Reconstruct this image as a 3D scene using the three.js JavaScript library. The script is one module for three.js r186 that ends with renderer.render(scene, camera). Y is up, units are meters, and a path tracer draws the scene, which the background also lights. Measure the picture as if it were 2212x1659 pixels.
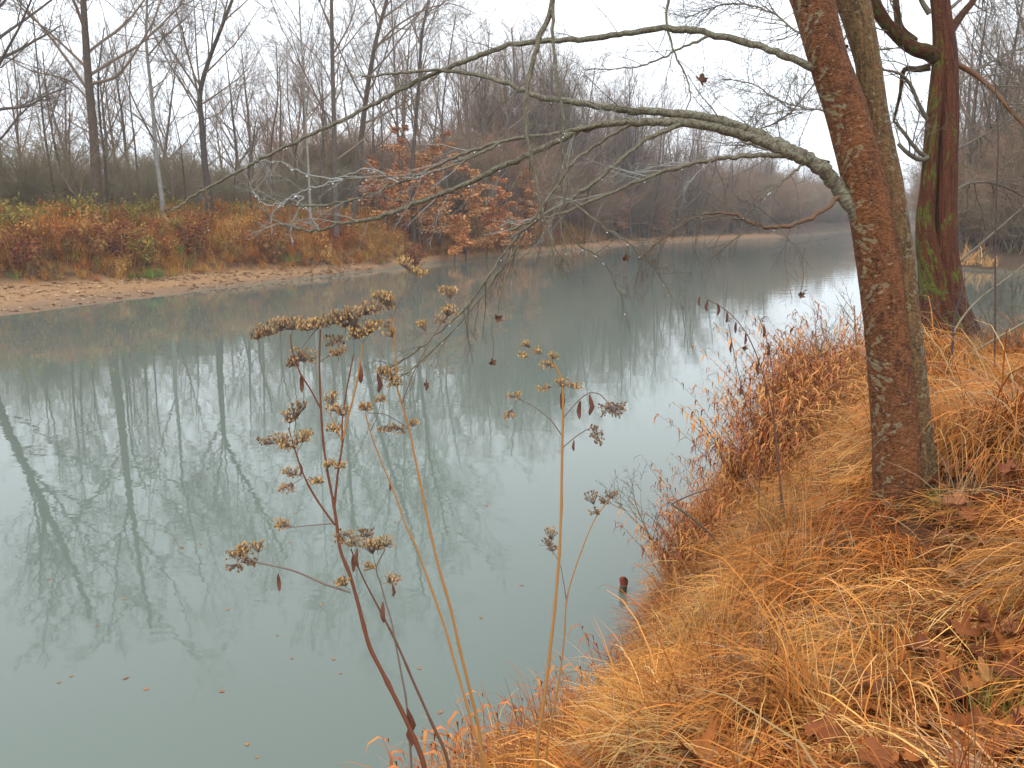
import * as THREE from 'three';
import { ImprovedNoise } from 'three/addons/math/ImprovedNoise.js';

// ---------------------------------------------------------------- camera, sky, sun, exposure
const scene = new THREE.Scene();
const EYE = 2.6, PITCH = THREE.MathUtils.degToRad(11.41), F = 1779;      // photo measured in a 2212 x 1659 frame
const camera = new THREE.PerspectiveCamera(2 * THREE.MathUtils.radToDeg(Math.atan(829.5 / F)), 4 / 3, 0.05, 2000);
camera.position.set(0, EYE, 0);
camera.rotation.set(-PITCH, 0, 0);

const SKY_W = 256, SKY_H = 128, skyData = new Float32Array(SKY_W * SKY_H * 4);
const noise = new ImprovedNoise(), N3 = (x, y, z) => noise.noise(x, y, z);
for (let j = 0; j < SKY_H; j++) for (let i = 0; i < SKY_W; i++) {
  const el = ((j + 0.5) / SKY_H - 0.5) * Math.PI, az = (i + 0.5) / SKY_W * Math.PI * 2;
  const up = Math.sin(el), cx = Math.cos(el) * Math.cos(az), cz = Math.cos(el) * Math.sin(az);
  const c = 0.05 * N3(cx * 3 + 5, up * 6, cz * 3) + 0.03 * N3(cx * 7, up * 14 + 3, cz * 7);
  const L = up > 0 ? 1.2 + 0.18 * up + c : 1.2 + c * 0.5;
  skyData.set([L * 0.935, L * 1.0, L * 1.075, 1], (j * SKY_W + i) * 4);
}
const sky = new THREE.DataTexture(skyData, SKY_W, SKY_H, THREE.RGBAFormat, THREE.FloatType);
sky.mapping = THREE.EquirectangularReflectionMapping; sky.magFilter = THREE.LinearFilter; sky.minFilter = THREE.LinearFilter; sky.needsUpdate = true;
scene.background = sky; scene.environment = sky;

const sun = new THREE.DirectionalLight(new THREE.Color(1, 0.97, 0.93), 0.9);
sun.position.set(-30, 70, 25); sun.target.position.set(0, 0, -15);
sun.castShadow = true; sun.shadow.radius = 40; sun.shadow.mapSize.set(2048, 2048);
Object.assign(sun.shadow.camera, { left: -80, right: 80, top: 80, bottom: -80, near: 1, far: 250 });
scene.add(sun, sun.target);
const renderer = new THREE.WebGLRenderer({ antialias: true });
renderer.toneMapping = THREE.LinearToneMapping;
renderer.toneMappingExposure = 1.42;
renderer.shadowMap.enabled = true;
scene.fog = new THREE.FogExp2(new THREE.Color(0.86, 0.89, 0.93), 0.001);

// ---------------------------------------------------------------- helpers
function rngOf(seed) { let a = seed >>> 0; return () => { a = (a + 0x6D2B79F5) >>> 0; let t = Math.imul(a ^ (a >>> 15), 1 | a); t = (t + Math.imul(t ^ (t >>> 7), 61 | t)) ^ t; return ((t ^ (t >>> 14)) >>> 0) / 4294967296; }; }
const clamp = (x, a, b) => Math.min(b, Math.max(a, x)), lerp = (a, b, t) => a + (b - a) * t, sstep = (a, b, x) => { const t = clamp((x - a) / (b - a), 0, 1); return t * t * (3 - 2 * t); };
const CP = Math.cos(PITCH), SP = Math.sin(PITCH);
function ray(px, py) { const u = (px - 1106) / F, v = (829.5 - py) / F; return [u, v * CP - SP, -(CP + v * SP)]; }
function at(px, py, depth) { const d = ray(px, py); return [d[0] * depth, EYE + d[1] * depth, d[2] * depth]; }
const add = (a, b) => [a[0] + b[0], a[1] + b[1], a[2] + b[2]], sub = (a, b) => [a[0] - b[0], a[1] - b[1], a[2] - b[2]], mul = (a, s) => [a[0] * s, a[1] * s, a[2] * s];
const dot = (a, b) => a[0] * b[0] + a[1] * b[1] + a[2] * b[2], cross = (a, b) => [a[1] * b[2] - a[2] * b[1], a[2] * b[0] - a[0] * b[2], a[0] * b[1] - a[1] * b[0]];
const len3 = (a) => Math.hypot(a[0], a[1], a[2]), norm = (a) => { const l = len3(a) || 1; return [a[0] / l, a[1] / l, a[2] / l]; };
const mix3 = (a, b, t) => [lerp(a[0], b[0], t), lerp(a[1], b[1], t), lerp(a[2], b[2], t)];

class MB {                                              // collects triangles of ONE mesh
  constructor(coloured = false) { this.p = []; this.n = []; this.u = []; this.i = []; this.c = coloured ? [] : null; this.col = [1, 1, 1]; }
  vert(p, n, u, v) { this.p.push(p[0], p[1], p[2]); this.n.push(n[0], n[1], n[2]); this.u.push(u, v); if (this.c) this.c.push(...this.col); return this.p.length / 3 - 1; }
  tube(pts, radii, sides = 6, o = {}) {                 // radii: function of 0..1 along, or array per point
    const n = pts.length, R = typeof radii === 'function' ? (k) => radii(k / (n - 1)) : (k) => radii[k];
    let t = norm(sub(pts[1], pts[0])), ref = o.ref || (Math.abs(t[1]) > 0.9 ? [1, 0, 0] : [0, 1, 0]);
    let N = norm(sub(ref, mul(t, dot(ref, t)))), L = 0, prev = null;
    for (let k = 0; k < n; k++) {
      if (k > 0) L += len3(sub(pts[k], pts[k - 1]));
      const tt = norm(sub(pts[Math.min(n - 1, k + 1)], pts[Math.max(0, k - 1)]));
      N = norm(sub(N, mul(tt, dot(N, tt)))); const B = cross(tt, N), r = R(k), ring = [];
      if (k === n - 1 && r < 1e-4) { const a = this.vert(pts[k], tt, 0, L); for (let s = 0; s < sides; s++) this.i.push(prev[s], prev[s + 1], a); return; }
      for (let s = 0; s <= sides; s++) {
        const a = s / sides * Math.PI * 2, c = Math.cos(a), d = Math.sin(a), dir = [N[0] * c + B[0] * d, N[1] * c + B[1] * d, N[2] * c + B[2] * d];
        const rr = o.bump ? r * (1 + o.bump(a, L)) : r;
        ring.push(this.vert(add(pts[k], mul(dir, rr)), dir, o.uv1 ? s / sides : s / sides * (o.circ || 1), o.uv1 ? L / o.uv1 : L));
      }
      if (prev) for (let s = 0; s < sides; s++) this.i.push(prev[s], prev[s + 1], ring[s], ring[s], prev[s + 1], ring[s + 1]);
      prev = ring;
    }
    if (o.cap) { const a = this.vert(pts[n - 1], norm(sub(pts[n - 1], pts[n - 2])), 0, L); for (let s = 0; s < sides; s++) this.i.push(prev[s], prev[s + 1], a); }
  }
  ribbon(pts, side, w) {                                // leaf or blade: width function w(0..1), side vector
    const n = pts.length; let pv = null;
    for (let k = 0; k < n; k++) {
      const t = norm(sub(pts[Math.min(n - 1, k + 1)], pts[Math.max(0, k - 1)])), nn = norm(cross(side, t)), ww = w(k / (n - 1)) / 2;
      if (k === n - 1) { const a = this.vert(pts[k], nn, 0.5, 1); this.i.push(pv[0], pv[1], a); break; }
      const cur = [this.vert(add(pts[k], mul(side, -ww)), nn, 0, k / (n - 1)), this.vert(add(pts[k], mul(side, ww)), nn, 1, k / (n - 1))];
      if (pv) this.i.push(pv[0], pv[1], cur[0], cur[0], pv[1], cur[1]);
      pv = cur;
    }
  }
  quad(c, a, b) { const n = norm(cross(a, b)); const i0 = this.vert(sub(sub(c, a), b), n, 0, 0), i1 = this.vert(sub(add(c, a), b), n, 1, 0), i2 = this.vert(add(add(c, a), b), n, 1, 1), i3 = this.vert(add(sub(c, a), b), n, 0, 1); this.i.push(i0, i1, i2, i0, i2, i3); }
  geo() {
    const g = new THREE.BufferGeometry();
    g.setAttribute('position', new THREE.Float32BufferAttribute(this.p, 3)); g.setAttribute('normal', new THREE.Float32BufferAttribute(this.n, 3)); g.setAttribute('uv', new THREE.Float32BufferAttribute(this.u, 2));
    if (this.c) g.setAttribute('color', new THREE.Float32BufferAttribute(this.c, 3));
    g.setIndex(this.i); TRIS.n += this.i.length / 3; return g;
  }
}
const TRIS = { n: 0 };
const taken = {};
const numbered = (name) => { const k = taken[name] = (taken[name] ?? -1) + 1; return k ? `${name}_${String(k).padStart(3, '0')}` : name; };
function mesh(name, geo, material, parent) { const m = new THREE.Mesh(geo, material); m.name = parent ? name : numbered(name); m.castShadow = m.receiveShadow = true; (parent || scene).add(m); return m; }
function thing(name, pos = [0, 0, 0]) { const g = new THREE.Group(); g.name = numbered(name); g.position.set(...pos); scene.add(g); return g; }
function tag(o, label, category, group, kind) { o.userData = { label, category }; if (group) o.userData.group = group; if (kind) o.userData.kind = kind; return o; }
function copyOf(o, name, pos, turn, s = 1) { const c = o.clone(); c.name = numbered(name); c.position.set(...pos); c.rotation.set(0, turn, 0); c.scale.setScalar(s); c.userData = { ...o.userData }; scene.add(c); return c; }
function instanced(name, geo, material, items, parent) {  // items: [x, y, z, turn, scale, [r,g,b], tiltX, tiltZ, scaleY]
  const m = new THREE.InstancedMesh(geo, material, items.length), M = new THREE.Matrix4(), q = new THREE.Quaternion(), e = new THREE.Euler(), P = new THREE.Vector3(), S = new THREE.Vector3(), C = new THREE.Color();
  items.forEach((t, k) => { e.set(t[6] || 0, t[3], t[7] || 0, 'XYZ'); q.setFromEuler(e); P.set(t[0], t[1], t[2]); S.set(t[4], t[4] * (t[8] || 1), t[4]); M.compose(P, q, S); m.setMatrixAt(k, M); if (t[5]) m.setColorAt(k, C.setRGB(...t[5])); });
  m.name = parent ? name : numbered(name); m.castShadow = m.receiveShadow = true; (parent || scene).add(m); return m;
}
function spline(pts, n) {                               // Catmull-Rom through points -> n+1 samples
  const c = new THREE.CatmullRomCurve3(pts.map((p) => new THREE.Vector3(...p)), false, 'centripetal');
  return c.getPoints(n).map((v) => [v.x, v.y, v.z]);
}
const lin = (r, g, b) => new THREE.Color().setRGB(r, g, b);
const mat = (c, rough = 0.85, extra = {}) => new THREE.MeshPhysicalMaterial({ color: lin(...c), roughness: rough, specularIntensity: 0.4, side: THREE.DoubleSide, ...extra });
function texture(w, h, f, srgb = true, rx = 1, ry = 1) { // f(u, v) -> [r,g,b] linear or a height
  const d = new Uint8Array(w * h * 4), enc = (x) => 255 * (srgb ? (x <= 0.0031308 ? 12.92 * x : 1.055 * Math.pow(x, 1 / 2.4) - 0.055) : x);
  for (let j = 0; j < h; j++) for (let i = 0; i < w; i++) { let c = f((i + 0.5) / w, (j + 0.5) / h); if (typeof c === 'number') c = [c, c, c]; const o = (j * w + i) * 4; for (let k = 0; k < 3; k++) d[o + k] = clamp(enc(clamp(c[k], 0, 1)), 0, 255); d[o + 3] = 255; }
  const t = new THREE.DataTexture(d, w, h, THREE.RGBAFormat); if (srgb) t.colorSpace = THREE.SRGBColorSpace;
  t.wrapS = t.wrapT = THREE.RepeatWrapping; t.magFilter = THREE.LinearFilter; t.minFilter = THREE.LinearMipmapLinearFilter; t.generateMipmaps = true; t.repeat.set(rx, ry); t.needsUpdate = true; return t;
}
// noise periodic over u, v in 0..1
const pn = (u, v, f, s = 0) => { const a = u * 2 * Math.PI, b = v * 2 * Math.PI, q = f / (2 * Math.PI); return N3(Math.cos(a) * q + s, Math.sin(a) * q + Math.cos(b) * q * 1.3, Math.sin(b) * q * 1.3 - s); };

// ---------------------------------------------------------------- terrain: two banks, an inlet and the river bed
const poly2 = (pts) => spline(pts.map(([x, z]) => [x, 0, z]), pts.length * 6).map((p) => [p[0], p[2]]);
const NEAR = [...poly2([[-9, 9], [-5, 3.5], [-2.7, 0.4], [-1.5, -1.5], [-0.68, -2.6], [0.28, -3.65], [1.05, -5.3], [1.8, -7.1], [2.7, -8.5], [4.9, -9.4], [9, -9.8], [16, -9.4], [30, -9]]), [500, -9], [500, 80], [-20, 80]];
const LEFT = [...poly2([[-30, 60], [-24, 14], [-18, -8], [-13.7, -21.9], [-10.8, -31], [-7.7, -39.7], [-3, -53], [2.3, -64], [14, -84], [32, -107], [48, -133], [64, -160], [95, -203], [150, -255], [500, -450]]), [500, -700], [-700, -700], [-700, 60]];
const RIGHT = [...poly2([[500, -45], [60, -34], [33, -36], [24, -41], [25, -52], [33, -70], [45, -97], [55, -119], [72, -150], [95, -179], [130, -213], [500, -400]])];
function sdist(P, x, z) {
  let d = 1e9, inside = false;
  for (let i = 0, j = P.length - 1; i < P.length; j = i++) {
    const ax = P[j][0], az = P[j][1], bx = P[i][0], bz = P[i][1], ex = bx - ax, ez = bz - az, t = clamp(((x - ax) * ex + (z - az) * ez) / (ex * ex + ez * ez + 1e-9), 0, 1);
    const qx = x - ax - ex * t, qz = z - az - ez * t; d = Math.min(d, qx * qx + qz * qz);
    if ((az > z) !== (bz > z) && x < (bx - ax) * (z - az) / (bz - az) + ax) inside = !inside;
  }
  return inside ? Math.sqrt(d) : -Math.sqrt(d);
}
const curve = (pts) => (s) => { for (let k = 1; k < pts.length; k++) if (s <= pts[k][0]) { const [a, b] = pts[k - 1], [c, d] = pts[k]; return lerp(b, d, (s - a) / (c - a)); } return pts[pts.length - 1][1]; };
const nearRise = curve([[0, 0], [0.12, 0.12], [0.4, 0.43], [0.85, 0.84], [1.3, 1.16], [1.9, 1.38], [3, 1.48], [6, 1.64], [20, 2.2], [200, 6]]);
const beachW = curve([[-400, 0.4], [-118, 0.4], [-110, 4], [-86, 4.5], [-76, 1.2], [-60, 0.6], [-44, 0.5], [-40, 0.8], [-36, 2.0], [-31, 3.3], [-24, 5.6], [-10, 6.5], [100, 6]]);
const bankRise = curve([[0, 0], [0.6, 0.35], [2.2, 1.35], [4, 1.8], [9, 2.1], [30, 2.4], [90, 2.6], [500, 6]]);
const rightRise = curve([[0, 0], [1.5, 0.5], [4, 1.2], [10, 2.2], [30, 4.5], [80, 9], [400, 16]]);
function land(x, z) {
  const sn = sdist(NEAR, x, z), sl = sdist(LEFT, x, z), sr = sdist(RIGHT, x, z);
  const wob = 0.5 * N3(x * 0.35, 3, z * 0.35);
  if (sn > 0) return [nearRise(sn) + Math.min(1, sn) * (0.09 * N3(x * 1.3, 1, z * 1.3) + 0.03 * N3(x * 5, 1, z * 5)) + 0.17 * Math.exp(-((x - 1.85) ** 2 + (z + 3.45) ** 2) / 0.7) + 0.22 * Math.exp(-((x - 4.3) ** 2 + (z + 8) ** 2) / 0.8), 'n', sn];
  if (sl > 0) { const w = Math.max(0.4, beachW(z) + wob); const h = sl < w ? sl / w * 0.42 : 0.42 + bankRise(sl - w) * (1 + 0.12 * N3(x * 0.2, 7, z * 0.2)); return [h + Math.min(1, sl * 0.5) * 0.06 * N3(x, 5, z) + (sl > w + 1 ? 0.25 * N3(x * 0.3, 9, z * 0.3) : 0), 'l', sl - w]; }
  if (sr > 0) return [rightRise(sr) + Math.min(1, sr * 0.3) * 0.3 * N3(x * 0.2, 4, z * 0.2), 'r', sr];
  const s = Math.min(-sn, -sl, -sr);
  return [-Math.min(1.4, 0.01 + s * 0.2 + s * s * 0.05), 'w', -s];
}
const elev = (x, z) => land(x, z)[0];
function groundHit(px, py, lift = 0) { const d = ray(px, py); for (let t = 0.8; t < 400; t *= 1.008) { const x = d[0] * t, y = EYE + d[1] * t, z = d[2] * t; if (y < Math.max(0, elev(x, z)) + lift) return [x, Math.max(0, elev(x, z)), z, t]; } return null; }

const axis = (dense0, dense1, step, mid0, mid1, cap, far0, far1) => { const a = []; for (let v = dense0; v <= dense1; v += step) a.push(v); let s = step, v = dense1; while (v < far1) { s = Math.min(s * 1.08, v < mid1 ? cap : 14); v += s; a.push(v); } s = step; v = dense0; while (v > far0) { s = Math.min(s * 1.08, v > mid0 ? cap : 14); v -= s; a.unshift(v); } return a; };
{
  const X = axis(-3, 7, 0.12, -30, 42, 0.65, -480, 480), Z = axis(-11, 2, 0.12, -210, 4, 0.85, -560, 60), b = new MB(true), h = [];
  for (let j = 0; j < Z.length; j++) { h.push([]); for (let i = 0; i < X.length; i++) h[j].push(land(X[i], Z[j])); }
  const SAND = [0.42, 0.235, 0.11], SANDW = [0.27, 0.17, 0.1], SOIL = [0.075, 0.038, 0.018], LITTER = [0.13, 0.058, 0.022], SILT = [0.2, 0.165, 0.11], WOODS = [0.13, 0.08, 0.045];
  for (let j = 0; j < Z.length; j++) for (let i = 0; i < X.length; i++) {
    const [y, k, s] = h[j][i], x = X[i], z = Z[j], g = 0.75 + 0.5 * N3(x * 1.7, 2, z * 1.7) + 0.3 * N3(x * 6, 2, z * 6);
    let c = k === 'n' ? mix3(SOIL, LITTER, clamp(g, 0, 1)) : k === 'w' ? SILT : k === 'r' ? WOODS : s < 0 && z > -116 ? mix3(SANDW, SAND, sstep(0.06, 0.2, y)) : mix3(LITTER, WOODS, clamp(g, 0, 1));
    b.col = mul(c, 0.85 + 0.3 * clamp(g, 0, 1));
    const e = (jj, ii) => h[clamp(jj, 0, Z.length - 1)][clamp(ii, 0, X.length - 1)][0];
    const dx = (e(j, i + 1) - e(j, i - 1)) / ((X[Math.min(X.length - 1, i + 1)] - X[Math.max(0, i - 1)]) || 1), dz = (e(j + 1, i) - e(j - 1, i)) / ((Z[Math.min(Z.length - 1, j + 1)] - Z[Math.max(0, j - 1)]) || 1);
    b.vert([x, y, z], norm([-dx, 1, -dz]), x, z);
  }
  const W = X.length; for (let j = 0; j < Z.length - 1; j++) for (let i = 0; i < W - 1; i++) { const a = j * W + i; b.i.push(a, a + W, a + 1, a + 1, a + W, a + W + 1); }
  const grain = texture(512, 512, (u, v) => 0.72 + 0.22 * pn(u, v, 18) + 0.2 * pn(u, v, 60, 4) + 0.12 * pn(u, v, 160, 9), false);
  const gm = new THREE.MeshPhysicalMaterial({ specularIntensity: 0.4, vertexColors: true, map: grain, roughness: 0.9, bumpMap: grain, bumpScale: 0.03, side: THREE.DoubleSide });
  const g = mesh('ground', b.geo(), gm); tag(g, 'brown soil banks and sandy beach on both sides of the river', 'ground', null, 'structure');
}

// ---------------------------------------------------------------- water
{
  const S = 1024, H = new Float32Array(S * S), r = rngOf(77), waves = [];
  for (let k = 0; k < 90; k++) { const oct = Math.pow(r(), 0.8), kk = Math.round(4 + oct * oct * 85), a = (r() - 0.5) * 2.2 + Math.PI / 2; let kx = Math.round(Math.cos(a) * kk * 0.8), ky = Math.round(Math.sin(a) * kk); if (!kx && !ky) ky = kk; waves.push([kx, ky, r() * 6.28, 1 / Math.pow(Math.hypot(kx, ky), 1.15)]); }
  const T = new Float32Array(S * 4); let lo = 1e9, hi = -1e9;
  for (const [kx, ky, ph, am] of waves) {
    const sx = new Float32Array(S), cx = new Float32Array(S), sy = new Float32Array(S), cy = new Float32Array(S);
    for (let i = 0; i < S; i++) { const a = 2 * Math.PI * kx * i / S + ph, c = 2 * Math.PI * ky * i / S; sx[i] = Math.sin(a); cx[i] = Math.cos(a); sy[i] = Math.sin(c); cy[i] = Math.cos(c); }
    for (let j = 0; j < S; j++) { const A = am * cy[j], B = am * sy[j], o = j * S; for (let i = 0; i < S; i++) H[o + i] += sx[i] * A + cx[i] * B; }
  }
  for (let k = 0; k < S * S; k++) { lo = Math.min(lo, H[k]); hi = Math.max(hi, H[k]); }
  const d = new Float32Array(S * S * 4); for (let k = 0; k < S * S; k++) { const v = (H[k] - lo) / (hi - lo); d[k * 4] = d[k * 4 + 1] = d[k * 4 + 2] = v; d[k * 4 + 3] = 1; }
  const bump = new THREE.DataTexture(d, S, S, THREE.RGBAFormat, THREE.FloatType); bump.wrapS = bump.wrapT = THREE.RepeatWrapping; bump.magFilter = THREE.LinearFilter; bump.minFilter = THREE.LinearFilter; bump.needsUpdate = true;
  const wm = (k) => new THREE.MeshPhysicalMaterial({ color: lin(0.14, 0.168, 0.138), roughness: 0.02, ior: 1.333, transmission: 0.15, thickness: 0, bumpMap: bump, bumpScale: k, side: THREE.DoubleSide });
  // calm in the slack water at the near side, livelier where the current runs round the bend
  const b = new MB(), groups = [], cut = [60, -9, -13, -17, -21, -25, -29, -34, -40, -48, -60, -75, -95, -500], amp = [0.0011, 0.0011, 0.0011, 0.00115, 0.0012, 0.0013, 0.0016, 0.002, 0.0027, 0.0036, 0.006, 0.009, 0.013];
  for (let k = 0; k < cut.length - 1; k++) { const st = b.i.length, z0 = cut[k], z1 = cut[k + 1], i = [[-60, z0], [500, z0], [500, z1], [-60, z1]].map(([x, z]) => b.vert([x, 0, z], [0, 1, 0], x / 5, z / 5)); b.i.push(i[0], i[1], i[2], i[0], i[2], i[3]); groups.push([st, 6, k]); }
  const wg = b.geo(); groups.forEach((g) => wg.addGroup(...g));
  const w = mesh('river_water', wg, amp.map(wm)); tag(w, 'calm grey green river water mirroring bare trees', 'water', null, 'structure');
}

// ---------------------------------------------------------------- bare trees
const barkTile = texture(256, 512, (u, v) => { const s = 0.62 + 0.3 * pn(u, v * 0.25, 26) + 0.22 * pn(u, v, 70, 3) + 0.15 * pn(u, v, 12, 8); return s; }, false);
const BARK = {
  grey: mat([0.17, 0.13, 0.1], 0.9, { map: barkTile, bumpMap: barkTile, bumpScale: 0.012 }),
  brown: mat([0.16, 0.11, 0.075], 0.9, { map: barkTile, bumpMap: barkTile, bumpScale: 0.012 }),
  dark: mat([0.125, 0.094, 0.072], 0.9, { map: barkTile, bumpMap: barkTile, bumpScale: 0.012 }),
  pale: mat([0.42, 0.38, 0.33], 0.8, { map: barkTile }),
  twig: mat([0.21, 0.15, 0.105], 0.85), twigRed: mat([0.25, 0.155, 0.095], 0.85), twigDark: mat([0.12, 0.088, 0.066], 0.85),
};
const anyDir = (r) => { const z = r() * 2 - 1, a = r() * 6.283, s = Math.sqrt(1 - z * z); return [s * Math.cos(a), z, s * Math.sin(a)]; };
const away = (t, r, ang) => { let q = anyDir(r); q = norm(sub(q, mul(t, dot(q, t)))); return norm(add(mul(t, Math.cos(ang)), mul(q, Math.sin(ang)))); };
// O: per level arrays n (children), ratio, ang, seg, side, wob, trop; max level
const CROWN = { rmin: 0.0055, n: [12, 8, 7, 5, 0], ratio: [0.42, 0.5, 0.5, 0.55], ang: [0.8, 0.75, 0.7, 0.65], seg: [10, 6, 4, 3, 2], side: [8, 5, 4, 3, 3], wob: [0.06, 0.13, 0.17, 0.2, 0.2], trop: [0.03, 0.07, 0.05, 0.02, 0.0], start: [0.35, 0.2, 0.15, 0.1], max: 4, rr: 0.5 };
function pathAt(P, t) { const f = clamp(t, 0, 0.9999) * (P.length - 1), k = Math.floor(f); return [mix3(P[k], P[k + 1], f - k), norm(sub(P[k + 1], P[k]))]; }
function sprout(b, P, rad, lvl, L, r, O) {              // children along a drawn path
  const n = Math.round(O.n[lvl] * (0.8 + 0.4 * r()));
  for (let k = 0; k < n; k++) {
    const t = lerp(O.start[lvl], 1, (k + r()) / n), [p, tan] = pathAt(P, t), rp = rad(t);
    let d = away(tan, r, O.ang[lvl] * (0.6 + 0.7 * r())); if (O.flat) d = norm([d[0], d[1] * O.flat, d[2]]);
    grow(b, p, d, L * O.ratio[lvl] * (1.15 - 0.65 * t) * (0.65 + 0.7 * r()), Math.max(O.rmin || 0.003, Math.min(rp * 0.75, rp * O.rr * (0.8 + 0.5 * r()))), lvl + 1, r, O);
  }
}
function grow(b, p, d, L, r0, lvl, r, O) {
  const seg = O.seg[lvl], P = [p], w = O.wob[lvl], tr = O.trop[lvl];
  for (let k = 0; k < seg; k++) { const j = anyDir(r); d = norm([d[0] + j[0] * w, d[1] + j[1] * w + tr, d[2] + j[2] * w]); P.push(add(P[P.length - 1], mul(d, L / seg))); }
  const last = lvl >= O.max, rad = (t) => r0 * (last ? 1 - t : lerp(1, 0.3, t));
  b.tube(P, rad, O.side[lvl]);
  if (!last) sprout(b, P, rad, lvl, L, r, O);
}
// a tree whose trunk and main limbs follow given paths (world), further branches grow from them
function drawnTree(name, trunk, r0, limbs, seed, barkM, twigM, O = CROWN, tipR = 0.25, labels) {
  const r = rngOf(seed), base = trunk[0], rel = (q) => sub(q, base), t0 = spline(trunk.map(rel), Math.max(10, trunk.length * 4));
  const g = thing(name, base), bt = new MB(), bc = new MB(); let L = 0; for (let k = 1; k < t0.length; k++) L += len3(sub(t0[k], t0[k - 1]));
  const rad = (t) => r0 * 0.88 * lerp(1, tipR, Math.pow(t, 0.75)) * (1 + 0.45 * Math.exp(-t * L / 0.5));
  bt.tube(t0, rad, 10, { circ: 6.28 * r0 });
  for (const [pts, ra, ex] of limbs) { const lp = spline(pts.map(rel), pts.length * 4); let l = 0; for (let k = 1; k < lp.length; k++) l += len3(sub(lp[k], lp[k - 1])); const lr = (t) => ra * 0.7 * lerp(1, 0.2, t); bc.tube(lp, lr, 6); sprout(bc, lp, lr, 1, l * (ex || 1), r, O); }
  sprout(bc, t0, rad, 0, L, r, O);
  mesh('trunk', bt.geo(), barkM, g); mesh('crown', bc.geo(), twigM, g);
  if (labels) tag(g, ...labels);
  return g;
}
function treeGeos(seed, h, r0, O, lean = 0.05) {
  const r = rngOf(seed), bt = new MB(), bc = new MB(), P = [[0, -0.3, 0]]; let d = norm([(r() - 0.5) * lean * 2, 1, (r() - 0.5) * lean * 2]);
  for (let k = 0; k < O.seg[0]; k++) { const j = anyDir(r); d = norm([d[0] + j[0] * O.wob[0], d[1] + O.trop[0], d[2] + j[2] * O.wob[0]]); P.push(add(P[P.length - 1], mul(d, (h + 0.3) / O.seg[0]))); }
  const rad = (t) => r0 * lerp(1, 0.12, t) * (1 + 0.4 * Math.exp(-t * h / 0.5)); bt.tube(P, rad, O.side[0], { circ: 6.28 * r0 }); sprout(bc, P, rad, 0, h, r, O);
  return [bt.geo(), bc.geo()];
}
const G = (x, z, d = 0) => [x, elev(x, z) - d, z];
const pathPx = (list, depth) => list.map(([x, y, dd]) => at(x, y, depth + (dd || 0)));
const rooted = (list, depth) => { const p = pathPx(list, depth), b = at(list[0][0], list[0][1], depth); return [[b[0], elev(b[0], b[2]) - 0.25, b[2]], ...p]; };
const OT = { ...CROWN, n: [14, 8, 8, 6, 0], rr: 0.42, rmin: 0.006 };

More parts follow.
